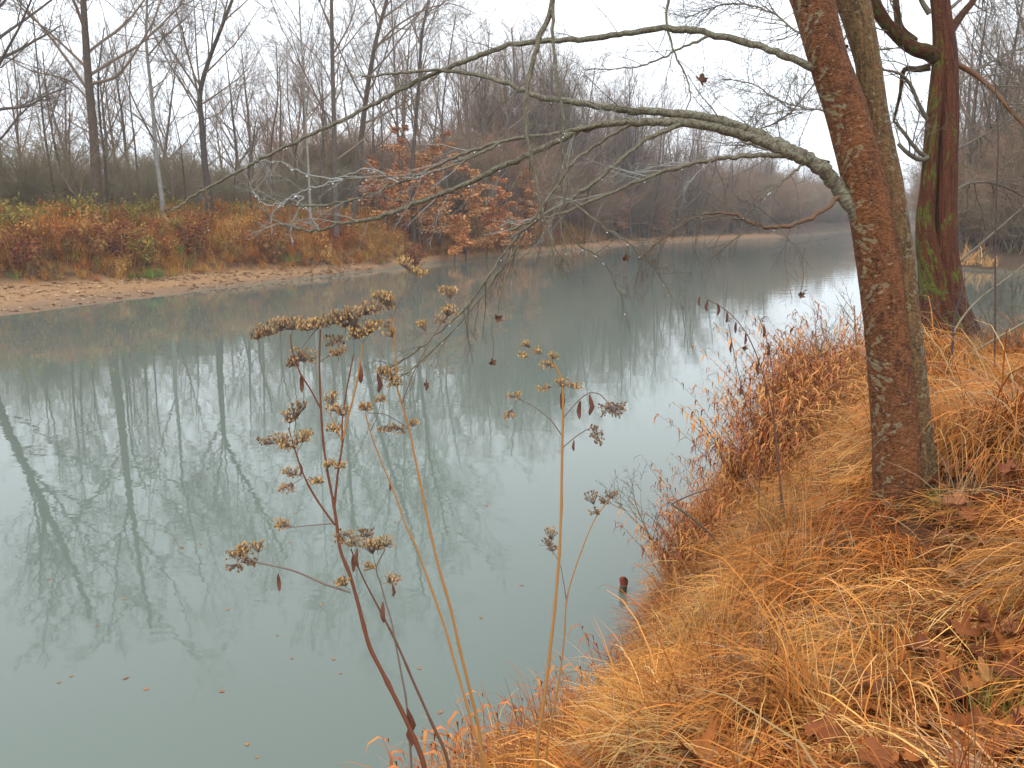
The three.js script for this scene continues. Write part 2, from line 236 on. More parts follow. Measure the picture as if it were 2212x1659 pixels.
{ // trees of the far bank that can be told apart
  const far = 'bare trees standing on the far bank';
  drawnTree('bare_tree', rooted([[-75, 400], [-52, 240], [-18, 60], [8, -80], [26, -240]], 30), 0.28, [[pathPx([[-55, 250], [0, 236], [62, 228], [106, 203], [150, 190]], 30), 0.1], [pathPx([[-70, 340], [-5, 305], [40, 252], [64, 226], [90, 150]], 30), 0.08], [pathPx([[-20, 70], [-60, -40], [-85, -160]], 30), 0.12]], 11, BARK.dark, BARK.twigDark, OT, 0.3, ['dark leaning tree whose crooked limb reaches over the beach end of the far bank', 'tree', far]);
  drawnTree('bare_tree', rooted([[209, 420], [203, 300], [192, 180], [184, 70], [178, -40], [172, -200], [168, -340]], 35), 0.29, [[pathPx([[190, 150], [150, 110], [95, 60], [45, 15], [-20, -120]], 35), 0.1], [pathPx([[198, 225], [150, 175], [60, 150], [0, 110]], 35), 0.07], [pathPx([[193, 182], [250, 165], [300, 100], [345, 10], [370, -160]], 35), 0.11], [pathPx([[200, 290], [150, 262], [95, 225], [40, 190]], 35), 0.06], [pathPx([[180, -40], [240, -160], [270, -330]], 35), 0.11]], 12, BARK.brown, BARK.twig, OT, 0.3, ['thickest dark trunked tree on the far bank, beside a thin upright stem', 'tree', far]);
  drawnTree('bare_tree', rooted([[231, 415], [226, 340], [216, 260], [212, 170], [225, 60]], 36.5), 0.1, [], 13, BARK.dark, BARK.twigDark, { ...CROWN, n: [8, 5, 5, 4, 0] }, 0.3, ['thin dark upright tree close beside the thickest far trunk', 'tree', far]);
  drawnTree('bare_tree', rooted([[350, 430], [338, 340], [328, 210], [316, 90], [318, 0], [322, -200]], 38), 0.15, [[pathPx([[320, 120], [355, 80], [410, 30], [470, -60]], 38), 0.06], [pathPx([[318, 60], [290, 20], [270, -80]], 38), 0.05], [pathPx([[345, 390], [372, 420], [340, 250], [300, 120]], 38), 0.035, 0.5]], 14, BARK.pale, BARK.twig, OT, 0.3, ['pale slender trunk with upswept limbs on the far bank', 'tree', far]);
  drawnTree('bare_tree', rooted([[452, 430], [444, 370], [436, 270], [432, 205], [448, 140], [478, 60], [505, -10], [540, -140]], 38), 0.23, [[pathPx([[433, 230], [400, 190], [370, 130], [340, 40]], 38), 0.06], [pathPx([[436, 225], [480, 195], [530, 155], [570, 90]], 38), 0.06], [pathPx([[438, 260], [480, 240], [515, 190], [545, 170]], 38), 0.045], [pathPx([[434, 215], [425, 120], [420, 20], [410, -90]], 38), 0.07]], 15, BARK.dark, BARK.twig, OT, 0.25, ['dark trunk bending sideways halfway up into a wide round crown', 'tree', far]);
  drawnTree('bare_tree', rooted([[673, 522], [668, 400], [661, 270], [652, 110], [645, -20], [640, -190]], 42), 0.1, [[pathPx([[664, 330], [620, 240], [590, 130]], 42), 0.035], [pathPx([[655, 160], [690, 60], [715, -60]], 42), 0.035]], 16, BARK.pale, BARK.twig, { ...CROWN, n: [10, 6, 6, 4, 0] }, 0.3, ['slim whitish trunk rising from the edge of the far bank', 'tree', far]);
  drawnTree('bare_tree', rooted([[727, 530], [725, 420], [722, 280], [718, 130], [716, 0], [714, -180], [712, -330]], 42), 0.22, [[pathPx([[720, 190], [690, 130], [640, 80], [590, 20]], 42), 0.07], [pathPx([[718, 120], [760, 40], [780, -60]], 42), 0.08], [pathPx([[716, 60], [680, -20], [640, -120]], 42), 0.08], [pathPx([[722, 260], [680, 220], [620, 190]], 42), 0.045]], 17, BARK.grey, BARK.twig, OT, 0.3, ['tall straight grey brown trunk beside the slim whitish one', 'tree', far]);
  drawnTree('bare_tree', rooted([[764, 490], [770, 400], [780, 300], [794, 190], [814, 80], [838, -10], [866, -160], [880, -300]], 46), 0.26, [[pathPx([[806, 112], [850, 62], [905, 28], [970, 8], [1030, 30]], 46), 0.1], [pathPx([[796, 180], [760, 100], [740, 20]], 46), 0.06], [pathPx([[826, 40], [880, 0], [930, -60]], 46), 0.08]], 18, BARK.brown, BARK.twig, OT, 0.3, ['slanting brown trunk with one long limb arching outward', 'tree', far]);
  drawnTree('bare_tree', rooted([[893, 470], [890, 380], [896, 290], [905, 180], [912, 70], [928, -10], [945, -130]], 49), 0.21, [[pathPx([[906, 190], [925, 110], [960, 60]], 49), 0.07], [pathPx([[910, 100], [880, 20], [870, -80]], 49), 0.08]], 19, BARK.brown, BARK.twig, OT, 0.3, ['upright brown trunk rising through the orange leaved saplings', 'tree', far]);
  drawnTree('bare_tree', rooted([[858, 470], [864, 380], [858, 260], [852, 140], [846, 20], [842, -80]], 52), 0.13, [], 20, BARK.grey, BARK.twig, CROWN, 0.3, ['slender trunk between the slanting tree and the upright brown one', 'tree', far]);
  drawnTree('bare_tree', rooted([[966, 440], [962, 350], [955, 260], [968, 140], [985, 30]], 55), 0.13, [[pathPx([[957, 270], [940, 190], [925, 110]], 55), 0.05]], 21, BARK.grey, BARK.twig, CROWN, 0.3, ['crooked slender tree at the end of the row beside the open sky', 'tree', far]);
  drawnTree('bare_tree', rooted([[1093, 420], [1092, 300], [1098, 260], [1112, 215], [1110, 130], [1105, 60]], 62), 0.17, [[pathPx([[1098, 262], [1082, 190], [1065, 110], [1050, 60]], 62), 0.07], [pathPx([[1108, 225], [1140, 160], [1165, 90]], 62), 0.07], [pathPx([[1110, 190], [1128, 120], [1135, 60]], 62), 0.05]], 22, BARK.grey, BARK.twig, { ...CROWN, n: [6, 6, 6, 5, 0] }, 0.3, ['fan shaped bare tree standing apart above the orange saplings', 'tree', far]);
  for (const [k, l, d, R, m] of [[0, [[118, 420], [98, 300], [84, 170], [70, 20]], 37, 0.1, 'brown'], [1, [[150, 430], [128, 360], [104, 230], [92, 110]], 39, 0.1, 'dark'], [2, [[165, 440], [150, 330], [152, 200]], 33, 0.07, 'brown'], [3, [[58, 430], [40, 320], [36, 190], [20, 60]], 41, 0.1, 'brown'], [4, [[542, 440], [538, 370], [548, 300], [552, 262]], 40, 0.1, 'dark'], [5, [[590, 430], [585, 320], [600, 210], [596, 90]], 45, 0.11, 'brown'], [6, [[300, 420], [292, 320], [280, 200], [284, 110]], 44, 0.1, 'grey'], [7, [[400, 420], [392, 330], [370, 220]], 43, 0.08, 'brown'], [8, [[505, 430], [510, 330], [500, 240]], 46, 0.08, 'brown'], [9, [[820, 450], [826, 330], [820, 200], [812, 90]], 56, 0.12, 'brown'], [10, [[930, 440], [935, 330], [945, 220], [950, 120]], 60, 0.12, 'brown'], [11, [[1010, 430], [1016, 330], [1010, 230], [1020, 130]], 62, 0.12, 'grey'], [12, [[1040, 440], [1046, 340], [1044, 250], [1060, 160]], 66, 0.12, 'brown'], [13, [[640, 430], [634, 330], [622, 220], [620, 120]], 50, 0.1, 'grey'], [14, [[690, 440], [694, 340], [700, 250], [690, 140]], 52, 0.1, 'brown']])
    drawnTree('thin_tree', rooted(l, d), R, [], 60 + k, BARK[m], BARK.twig, { ...CROWN, n: [10, 6, 6, 4, 0], start: [0.3, 0.2, 0.15, 0.1] }, 0.25, ['thin bare young tree standing among the larger trunks of the far bank', 'tree', 'thin young trees on the far bank']);
}
// a denser kind for the woods further off
const WOODO = { ...CROWN, n: [14, 7, 6, 4, 0], seg: [8, 5, 3, 2, 1], side: [6, 4, 3, 3, 3], start: [0.22, 0.15, 0.1, 0.1], ang: [0.7, 0.7, 0.65, 0.6], rmin: 0.005 };
const FARTWIG = [BARK.twig, BARK.twigRed];
const woodGeo = [0, 1, 2, 3, 4].map((k) => treeGeos(200 + k, 12 + k * 0.7, 0.15 + 0.02 * k, WOODO, 0.08));
{ // second row: individual trees behind the first
  const r = rngOf(5), protos = woodGeo.map(([a, b], k) => { const g = new THREE.Group(); mesh('trunk', a, k % 2 ? BARK.brown : BARK.grey, g); mesh('crown', b, FARTWIG[k % 2], g); tag(g, 'bare tree in the second row behind the far bank trunks', 'tree', 'second row of bare trees'); return g; });
  for (const [px, d, s] of [[20, 62, 0.8], [60, 50, 0.7], [140, 56, 0.85], [175, 70, 0.9], [240, 50, 0.65], [290, 56, 0.75], [345, 62, 0.85], [430, 60, 0.7], [520, 56, 0.75], [555, 66, 0.9], [610, 58, 0.85], [660, 68, 1.0], [705, 60, 0.9], [745, 70, 1.0], [810, 62, 0.95], [260, 65, 0.8], [390, 68, 0.75], [490, 80, 0.9], [580, 70, 0.85], [630, 85, 1.0], [790, 80, 1.1], [860, 72, 1.2], [930, 85, 1.2], [985, 74, 1.0], [1040, 86, 0.9], [1130, 72, 0.62], [1175, 84, 0.75], [1230, 82, 0.72], [1290, 88, 0.78], [1345, 86, 0.8], [1385, 94, 0.75]]) {
    const q = at(px, 470, d), k = Math.floor(r() * 5); copyOf(protos[k], 'woodland_tree', [q[0], elev(q[0], q[2]) - 0.1, q[2]], r() * 6.28, s);
  }
}
{ // woods beyond, read as one mass on each side
  const r = rngOf(8);
  function woods(name, label, n, place, tw = FARTWIG) {
    const g = thing(name); const lists = woodGeo.map(() => []);
    for (let k = 0; k < n; k++) { const q = place(); if (!q) continue; lists[Math.floor(r() * 5)].push([q[0], elev(q[0], q[1]) - 0.1, q[1], r() * 6.28, q[2] * (0.75 + 0.5 * r())]); }
    lists.forEach((L, k) => { if (!L.length) return; instanced('trunk_mass', woodGeo[k][0], BARK.grey, L, g).userData.kind = 'stuff'; instanced('crown_mass', woodGeo[k][1], tw[k % 2], L, g).userData.kind = 'stuff'; });
    tag(g, label, 'woods', null, 'stuff');
  }
  woods('far_woods', 'hazy brown woods along the far bank towards the river bend', 700, () => { const t = r(), z = lerp(-74, -330, Math.pow(t, 1.3)); const P = LEFT; let bx = 0; for (let k = 1; k < 95; k++) if ((P[k - 1][1] - z) * (P[k][1] - z) <= 0) { bx = lerp(P[k - 1][0], P[k][0], (z - P[k - 1][1]) / (P[k][1] - P[k - 1][1] + 1e-6)); break; } const x = bx - 5 - Math.pow(r(), 1.6) * lerp(10, 45, sstep(-66, -150, z)); return sdist(P, x, z) > 4 ? [x, z, lerp(0.92, 0.6, sstep(-85, -130, z))] : null; });
  woods('distant_woods', 'grey distant woods behind the trees of the far bank', 330, () => [lerp(-260, 10, r()), lerp(-135, -240, r()), 0.72]);
  woods('right_bank_woods', 'brown bare woods on the slope across the inlet', 620, () => { const x = lerp(25, 120, Math.pow(r(), 1.7)), z = lerp(-36, -165, Math.pow(r(), 1.5)); return sdist(RIGHT, x, z) > 2 ? [x, z, lerp(1.1, 0.68, sstep(-48, -100, z))] : null; });
}

// ---------------------------------------------------------------- undergrowth of the far bank
const tint = (c, r, v = 0.35) => { const k = 1 - v / 2 + v * r(), h = (r() - 0.5) * 0.16; return [c[0] * k * (1 + h), c[1] * k, c[2] * k * (1 - h)]; };
const vmat = (rough = 0.85, extra = {}) => new THREE.MeshPhysicalMaterial({ specularIntensity: 0.35, color: 0xffffff, vertexColors: true, roughness: rough, side: THREE.DoubleSide, ...extra });
function tuftGeo(seed, n, o) {                          // dry grass clump, unit colours (instance colours tint it)
  const r = rngOf(seed), b = new MB(true);
  for (let k = 0; k < n; k++) {
    const az = o.az === undefined ? r() * 6.283 : o.az + (r() + r() - 1) * o.fan, L = lerp(o.l0, o.l1, r()), el = lerp(o.e0, o.e1, r()), seg = o.seg || 4;
    let p = [(r() - 0.5) * o.w, o.y0 || 0, (r() - 0.5) * o.w], d = [Math.cos(az) * Math.cos(el), Math.sin(el), Math.sin(az) * Math.cos(el)]; const P = [p], tw = (r() - 0.5) * 0.5;
    for (let s = 0; s < seg; s++) { p = add(p, mul(d, L / seg)); if (p[1] < 0.004 && s > 0) p[1] = 0.004 + 0.012 * r(); P.push(p); d = norm([d[0] + tw * d[2] * 0.6, d[1] - o.bend * (0.6 + 0.8 * r()) / seg, d[2] - tw * d[0] * 0.6]); }
    const side = norm([-Math.sin(az) + (r() - 0.5) * 0.8, (r() - 0.5) * 0.8, Math.cos(az) + (r() - 0.5) * 0.8]), v = 0.65 + 0.6 * r(); b.col = [v, v * (0.94 + 0.1 * r()), v * (0.85 + 0.3 * r())];
    const W = o.width * (0.6 + 0.8 * r()); b.ribbon(P, side, (t) => W * (1 - t * 0.75));
  }
  return b.geo();
}
function bushGeo(seed, o) {                             // stems with small dry leaves
  const r = rngOf(seed), bs = new MB(), bl = new MB(true);
  for (let k = 0; k < o.stems; k++) {
    const az = r() * 6.283, lean = o.lean * (0.3 + r()), H = o.h * (0.6 + 0.5 * r()); let p = [(r() - 0.5) * 0.2, -0.1, (r() - 0.5) * 0.2], d = norm([Math.cos(az) * lean, 1, Math.sin(az) * lean]); const P = [p];
    for (let s = 0; s < 5; s++) { const j = anyDir(r); p = add(p, mul(d, H / 5)); P.push(p); d = norm([d[0] + j[0] * 0.2 + Math.cos(az) * 0.1 * o.lean, d[1] + j[1] * 0.15 - o.droop, d[2] + j[2] * 0.2 + Math.sin(az) * 0.1 * o.lean]); }
    bs.tube(P, (t) => o.r * (1 - 0.85 * t), 4);
    for (let q = 0; q < o.side; q++) { const [a, t] = pathAt(P, 0.2 + 0.8 * r()), dd = away(t, r, 0.8), L = H * 0.3 * (0.4 + r()), P2 = [a, add(a, mul(dd, L * 0.5)), add(a, mul(norm([dd[0], dd[1] - 0.15, dd[2]]), L))]; bs.tube(P2, (t2) => o.r * 0.4 * (1 - 0.9 * t2), 3);
      for (let l = 0; l < o.leaves; l++) { const c = add(pathAt(P2, r())[0], mul(anyDir(r), 0.05)), a1 = anyDir(r), v = 0.6 + 0.7 * r(); bl.col = [v, v * (0.9 + 0.2 * r()), v]; const s1 = o.leaf * (0.6 + 0.8 * r()), x = mul(norm(cross(a1, anyDir(r))), s1), y = mul(norm(cross(x, a1)), s1 * 0.6); bl.quad(c, x, y); } }
  }
  return [bs.geo(), bl.geo()];
}
const COL = { gold: [0.5, 0.25, 0.058], straw: [0.56, 0.33, 0.11], rust: [0.41, 0.14, 0.03], maroon: [0.2, 0.062, 0.026], olive: [0.28, 0.215, 0.046], brown: [0.25, 0.115, 0.04], green: [0.12, 0.2, 0.03], orange: [0.47, 0.185, 0.05] };
function bankColour(x, z, s, r) {
  const a = N3(x * 0.22, 20, z * 0.22), b = N3(x * 0.6, 30, z * 0.6), l = sstep(-17, -22, x + (z + 27) * 0.3);
  const w = [['gold', 0.5 + a * 0.8], ['rust', 0.55 - a * 0.7 + b * 0.5], ['maroon', 0.12 + b * 0.9 - a * 0.3 - s * 0.03], ['olive', l * (0.7 + 0.2 * s) + a * 0.3 + (z > -60 && s > 4 ? 0.5 : 0)], ['brown', 0.35], ['straw', 0.16 + a * 0.3], ['green', 0.02 + (s < 1.2 ? 0.035 : 0)]];
  let tot = 0; for (const q of w) tot += (q[1] = Math.max(0, q[1])); let u = r() * tot; for (const q of w) if ((u -= q[1]) < 0) return COL[q[0]]; return COL.gold;
}
const bankPoint = (r, P, s0, s1, z0, z1) => { const z = lerp(z0, z1, r()); for (let k = 1; k < 95; k++) if ((P[k - 1][1] - z) * (P[k][1] - z) <= 0 && P[k - 1][1] !== P[k][1]) { const bx = lerp(P[k - 1][0], P[k][0], (z - P[k - 1][1]) / (P[k][1] - P[k - 1][1])); return [bx - lerp(s0, s1, Math.pow(r(), 1.4)), z]; } return null; };
{
  const r = rngOf(31), tufts = [0, 1, 2].map((k) => tuftGeo(40 + k, 46, { l0: 0.35, l1: 1.05, e0: 0.7, e1: 1.5, bend: 1.1, w: 0.5, width: 0.016 }));
  const lists = [[], [], []], bushes = [0, 1, 2].map((k) => bushGeo(50 + k, { stems: 9, lean: 0.5, h: 1.3, droop: 0.06, r: 0.009, side: 5, leaves: 11, leaf: 0.03 })), bl = [[], [], []], low = [];
  for (let k = 0; k < 34000; k++) {
    const t = Math.pow(r(), 1.15), q = bankPoint(r, LEFT, 0.3, 24, -14 - t * 55, -16 - t * 90); if (!q) continue; const [x, z] = q, [y, kind, s] = land(x, z); if (kind !== 'l' || s < -0.15 || (s < 0.4 && r() < 0.5)) continue;
    const c = tint(bankColour(x, z, s, r), r), big = 0.75 + 0.3 * N3(x * 0.5, 2, z * 0.5) + (s < 1 ? -0.25 : 0);
    if (r() < 0.14) bl[Math.floor(r() * 3)].push([x, y, z, r() * 6.28, big * (0.6 + 0.5 * r()), c]); else lists[Math.floor(r() * 3)].push([x, y - 0.03, z, r() * 6.28, big * (0.65 + 0.7 * r()), c]);
  }
  const g = thing('bank_grass'); lists.forEach((L, k) => instanced('dry_grass', tufts[k], vmat(), L, g).userData.kind = 'stuff'); tag(g, 'rusty and golden dry grass covering the far bank', 'grass', null, 'stuff');
  const g2 = thing('bank_brush'); bl.forEach((L, k) => { instanced('brush_stem', bushes[k][0], BARK.twig, L.map((q) => [...q.slice(0, 5)]), g2).userData.kind = 'stuff'; instanced('brush_foliage', bushes[k][1], vmat(), L, g2).userData.kind = 'stuff'; }); tag(g2, 'low russet leafy brush mixed into the far bank grass', 'brush', null, 'stuff');
  // bushes one can pick out
  const spots = [[60, 575, 'maroon', 1.5, 'dark red brown bush at the top of the sandy beach'], [270, 555, 'maroon', 1.7, 'dark maroon bush beside a grey green one above the beach'], [318, 560, 'olive', 1.3, 'grey green bush between two maroon bushes above the beach'], [420, 540, 'maroon', 1.5, 'wine coloured bush on the right of the grey green one above the beach'], [590, 545, 'brown', 1.4, 'brown rounded bush near the narrow end of the beach'], [180, 470, 'olive', 1.2, 'yellow green bush in front of the thickest far trunk'], [40, 490, 'olive', 1.3, 'yellow green thicket at the beach end of the far bank'], [300, 470, 'olive', 1.1, 'olive bush between the thickest trunk and the pale one'], [900, 560, 'maroon', 1.3, 'dark hollow brush hanging over the water edge'], [1010, 470, 'maroon', 2.0, 'dark red brush heap below the orange saplings'], [1130, 480, 'rust', 2.0, 'rusty bush at the end of the orange saplings']];
  for (const [px, py, c, s, label] of spots) { const h = groundHit(px, py + 25); if (!h) continue; const k = Math.floor(r() * 3), b = thing('bank_bush', [h[0], h[1], h[2]]); b.scale.setScalar(s); b.rotation.y = r() * 6; mesh('stem', bushes[k][0], BARK.twigDark, b); mesh('foliage', bushes[k][1], vmat(0.85, { color: lin(...COL[c]) }), b); tag(b, label, 'bush', 'bushes on the far bank'); }
  // bright green patch at the foot of the bank
  for (const [px, py] of [[312, 597], [290, 603], [330, 598], [615, 572]]) { const h = groundHit(px, py); for (let k = 0; k < 14; k++) low.push([h[0] + (r() - 0.5) * 1.6, h[1], h[2] + (r() - 0.5) * 0.8, r() * 6, 0.3 + 0.25 * r(), tint([0.14, 0.17, 0.035], r)]); }
  tag(instanced('green_weeds', tufts[0], vmat(), low), 'fresh green weeds at the foot of the far bank', 'weeds', null, 'stuff').userData.kind = 'stuff';
}
{ // saplings that keep their orange leaves
  function sapling(seed, h, nl) {
    const r = rngOf(seed), bs = new MB(), bl = new MB(true), P = [[0, -0.2, 0]]; let d = [0, 1, 0];
    for (let k = 0; k < 7; k++) { const j = anyDir(r); d = norm([d[0] + j[0] * 0.09, 1, d[2] + j[2] * 0.09]); P.push(add(P[k], mul(d, h / 7))); }
    bs.tube(P, (t) => 0.06 * (1.05 - t), 6);
    for (let k = 0; k < 26; k++) {
      const t = 0.22 + 0.78 * (k + r()) / 26, [p] = pathAt(P, t), az = r() * 6.283, L = h * 0.36 * (1.15 - t) * (0.6 + 0.7 * r()), dd = [Math.cos(az), 0.25, Math.sin(az)], Q = [p]; let q = p, e = dd;
      for (let s = 0; s < 4; s++) { q = add(q, mul(norm(e), L / 4)); e = [e[0], e[1] - 0.12, e[2]]; Q.push(q); }
      bs.tube(Q, (s) => 0.016 * (1.1 - t) * (1 - 0.9 * s) + 0.002, 3);
      if (r() < 0.2) continue;
      for (let l = 0; l < nl; l++) { const c = pathAt(Q, 0.25 + 0.75 * r())[0], o = [(r() - 0.5) * L * 0.45, (r() - 0.6) * 0.34, (r() - 0.5) * L * 0.5], v = 0.7 + 0.6 * r(); bl.col = [v, v * (0.88 + 0.2 * r()), v * 0.9]; const a = r() * 6.28, s1 = 0.038 + 0.03 * r(); bl.quad(add(c, o), [Math.cos(a) * s1, (r() - 0.6) * s1 * 1.2, Math.sin(a) * s1], [-Math.sin(a) * s1 * 0.6, (r() - 0.5) * s1, Math.cos(a) * s1 * 0.6]); }
    }
    return [bs.geo(), bl.geo()];
  }
  const kinds = [sapling(1, 7, 170), sapling(2, 5.5, 180), sapling(3, 4, 160), sapling(4, 6.4, 150)], m1 = vmat(0.8, { color: lin(0.64, 0.29, 0.1) }), m2 = vmat(0.8, { color: lin(0.58, 0.29, 0.12) }), m3 = vmat(0.8, { color: lin(0.42, 0.19, 0.1) });
  const r = rngOf(9), row = [[862, 50, 0, 1, 'tall orange leaved sapling next to the upright brown trunk'], [905, 49, 1, 1, 'orange leaved sapling with flat layered sprays below the upright brown trunk'], [950, 51, 3, 1.05, 'loose orange sapling beside the crooked slender tree'], [1005, 52, 1, 1.0, 'dense orange sapling above the dark red brush heap'], [1050, 54, 2, 1.05, 'low orange sapling spreading over the bank'], [1085, 57, 0, 0.85, 'orange sapling at the foot of the fan shaped tree'], [1020, 57, 0, 0.95, 'orange sapling partly behind the dense one'], [1130, 62, 3, 0.9, 'fading orange sapling before the rusty bush'], [880, 55, 2, 1.2, 'small orange sapling in the shade of the slanting tree'], [815, 52, 2, 1.1, 'small orange sapling beside the slanting brown trunk'], [838, 49, 1, 0.75, 'low orange sapling at the foot of the slanting trunk'], [1110, 57, 1, 0.9, 'pale orange sapling beside the fan shaped tree'], [1155, 64, 2, 1.2, 'spreading rusty sapling where the woods thicken'], [935, 58, 0, 1.0, 'tall pale orange sapling behind the layered one'], [980, 49, 2, 0.8, 'short bright orange sapling closest to the water']];
  for (const [px, d, k, s, label] of row) { const q = at(px, 470, d), g = thing('orange_sapling', [q[0], elev(q[0], q[2]), q[2]]); g.rotation.y = r() * 6; g.scale.setScalar(s); mesh('stem', kinds[k][0], BARK.twigDark, g); mesh('foliage', kinds[k][1], r() < 0.65 ? m1 : m2, g); tag(g, label, 'sapling', 'orange leaved saplings'); }
  for (const [px, d, k, s] of [[1290, 82, 0, 0.7], [1340, 84, 3, 0.8], [1420, 92, 1, 0.9], [1470, 104, 0, 0.8], [1200, 74, 2, 1.0], [1250, 78, 1, 0.8]]) { const q = at(px, 470, d), g = thing('rusty_sapling', [q[0], elev(q[0], q[2]), q[2]]); g.rotation.y = r() * 6; g.scale.setScalar(s); mesh('stem', kinds[k][0], BARK.twigDark, g); mesh('foliage', kinds[k][1], m3, g); tag(g, 'dull rusty sapling in the woods towards the river bend', 'sapling', 'dull rusty saplings towards the bend'); }
}
{ // bare thicket filling the understory
  const r = rngOf(77), O = { n: [9, 7, 6, 0], ratio: [0.5, 0.5, 0.5], ang: [0.7, 0.8, 0.8], seg: [6, 4, 3, 1], side: [4, 3, 3, 3], wob: [0.14, 0.2, 0.2, 0.2], trop: [0.02, 0.04, 0.02, 0], start: [0.1, 0.1, 0.1], max: 3, rr: 0.6, rmin: 0.006 };
  const geos = [0, 1, 2, 3].map((k) => { const b = new MB(); const rr = rngOf(90 + k); for (let s = 0; s < 5; s++) grow(b, [(rr() - 0.5) * 0.8, -0.1, (rr() - 0.5) * 0.8], norm([(rr() - 0.5) * 0.7, 1, (rr() - 0.5) * 0.7]), 3.4 * (0.6 + 0.5 * rr()), 0.022, 0, rr, O); return b.geo(); });
  function thicket(name, label, n, place, mats) { const L = [[], [], [], []]; for (let k = 0; k < n; k++) { const q = place(); if (!q) continue; L[Math.floor(r() * 4)].push([q[0], elev(q[0], q[1]) - 0.05, q[1], r() * 6.28, q[2] * (0.6 + 0.6 * r())]); } const g = thing(name); L.forEach((l, k) => l.length && (instanced('bare_shrubs', geos[k], mats[k % mats.length], l, g).userData.kind = 'stuff')); tag(g, label, 'thicket', null, 'stuff'); }
  const brown = mat([0.25, 0.158, 0.095], 0.9), pink = mat([0.3, 0.17, 0.098], 0.9), ol = mat([0.23, 0.18, 0.105], 0.9);
  thicket('far_thicket', 'bare brown shrubs between the trunks of the far bank', 620, () => { const q = bankPoint(r, LEFT, 12, 45, -18, -75); return q && sdist(LEFT, ...q) > 11 ? [...q, 0.95] : null; }, [ol, ol]);
  thicket('bend_thicket', 'dense brown undergrowth along the water towards the river bend', 1500, () => { const t = Math.pow(r(), 1.3), q = bankPoint(r, LEFT, 3, 22, -62 - t * 100, -66 - t * 180); return q && sdist(LEFT, ...q) > beachW(q[1]) + 0.5 ? [...q, 1.6] : null; }, [pink, brown, pink, ol]);
  thicket('right_thicket', 'grey brown undergrowth on the slope across the inlet', 1300, () => { const x = lerp(24, 70, Math.pow(r(), 1.6)), z = lerp(-35, -100, Math.pow(r(), 1.4)); return sdist(RIGHT, x, z) > 2.6 ? [x, z, 1.6] : null; }, [brown, ol, brown, pink]);
  // straw coloured grass at the waterline across the inlet
  const tf = tuftGeo(140, 90, { l0: 0.6, l1: 1.3, e0: 0.6, e1: 1.5, bend: 1.6, w: 0.7, width: 0.02 });
  for (const [px, s, label] of [[2098, 1.5, 'round straw coloured grass clump at the waterline across the inlet'], [2140, 0.9, 'smaller straw clump beside the round one across the inlet']]) { const d = ray(px, 566); let t = 30; while (t < 80 && sdist(RIGHT, d[0] * t, d[2] * t) < 0.5) t += 0.2; const g = thing('grass_clump', [d[0] * t, elev(d[0] * t, d[2] * t), d[2] * t]); g.scale.setScalar(s); mesh('blades', tf, vmat(0.85, { color: lin(0.72, 0.4, 0.14) }), g); tag(g, label, 'grass clump', 'straw clumps across the inlet'); }
}

{ // litter washed up on the sand
  const r = rngOf(123), b = new MB(true); for (let k = 0; k < 5; k++) { const a = r() * 6.28, s1 = 0.6; b.col = [1, 1, 1]; b.quad([(r() - 0.5) * 3, 0.15 + 0.2 * r(), (r() - 0.5) * 3], [Math.cos(a) * s1, 0.25 * (r() - 0.5), Math.sin(a) * s1], [-Math.sin(a) * s1 * 0.6, 0.3 * (r() - 0.5), Math.cos(a) * s1 * 0.6]); }
  const L = [], g = b.geo(); for (let k = 0; k < 5200; k++) { const q = bankPoint(r, LEFT, 0.1, 7, -14, -42); if (!q) continue; const [y, kd, s] = land(...q); if (kd !== 'l' || s > 0.3 || y < 0.03) continue; if (r() > 0.35 + 0.5 * N3(q[0] * 0.8, 3, q[1] * 0.8) + (s > -1.2 ? 0.5 : 0)) continue; L.push([q[0], y, q[1], r() * 6, 0.03 + 0.05 * r(), tint([[0.34, 0.17, 0.08], [0.27, 0.15, 0.08], [0.5, 0.33, 0.18], [0.2, 0.12, 0.07]][Math.floor(r() * 4)], r)]); }
  tag(instanced('beach_litter', g, vmat(), L), 'dead leaf scraps and small stones strewn over the sandy beach', 'litter', null, 'stuff');
}

// ---------------------------------------------------------------- the forked tree on the near bank
const stemTex = (seed, base, dark, streak, lichen, lichenAt) => texture(256, 2048, (u, v) => {
  const fibre = pn(u, v * 1.6, 34, seed), fine = pn(u, v * 6, 80, seed + 3), blot = pn(u, v * 3, 6, seed + 7), mid = pn(u, v * 7, 12, seed + 11), speck = pn(u, v * 7, 46, seed + 17), flake = pn(u, v * 7, 22, seed + 23);
  let c = mix3(base, dark, clamp(0.45 + fibre * 0.75 + fine * 0.7 + mid * 0.4, 0, 1)); c = mix3(c, streak, clamp((blot * 0.9 + fibre * 0.7) * 0.9, 0, 0.6)); c = mul(c, 0.8 + 0.5 * clamp(0.4 + speck * 0.9 + flake * 0.4, 0, 1));
  const zone = Math.exp(-Math.pow((u - lichenAt) / 0.09, 2)), l = flake * 0.8 + mid * 0.55 + speck * 0.45 + zone * 0.45 - 0.52; if (l > 0) c = mix3(c, mix3(lichen, [0.27, 0.25, 0.17], clamp(0.5 + speck, 0, 1)), clamp(l * 5, 0, 0.4));
  return c; });
const barkRelief = texture(256, 2048, (u, v) => 0.5 + 0.32 * pn(u, v * 1.6, 34, 1) + 0.25 * pn(u, v * 6, 80, 4) + 0.2 * pn(u, v * 11, 22, 24), false);
const limbTex = texture(256, 256, (u, v) => mix3(mix3([0.16, 0.13, 0.085], [0.07, 0.055, 0.04], clamp(0.5 + pn(u, v, 30) + 0.6 * pn(u, v, 80, 2), 0, 1)), [0.24, 0.235, 0.155], clamp(pn(u, v, 18, 5) * 2.0, 0, 0.65)), true, 5, 5);
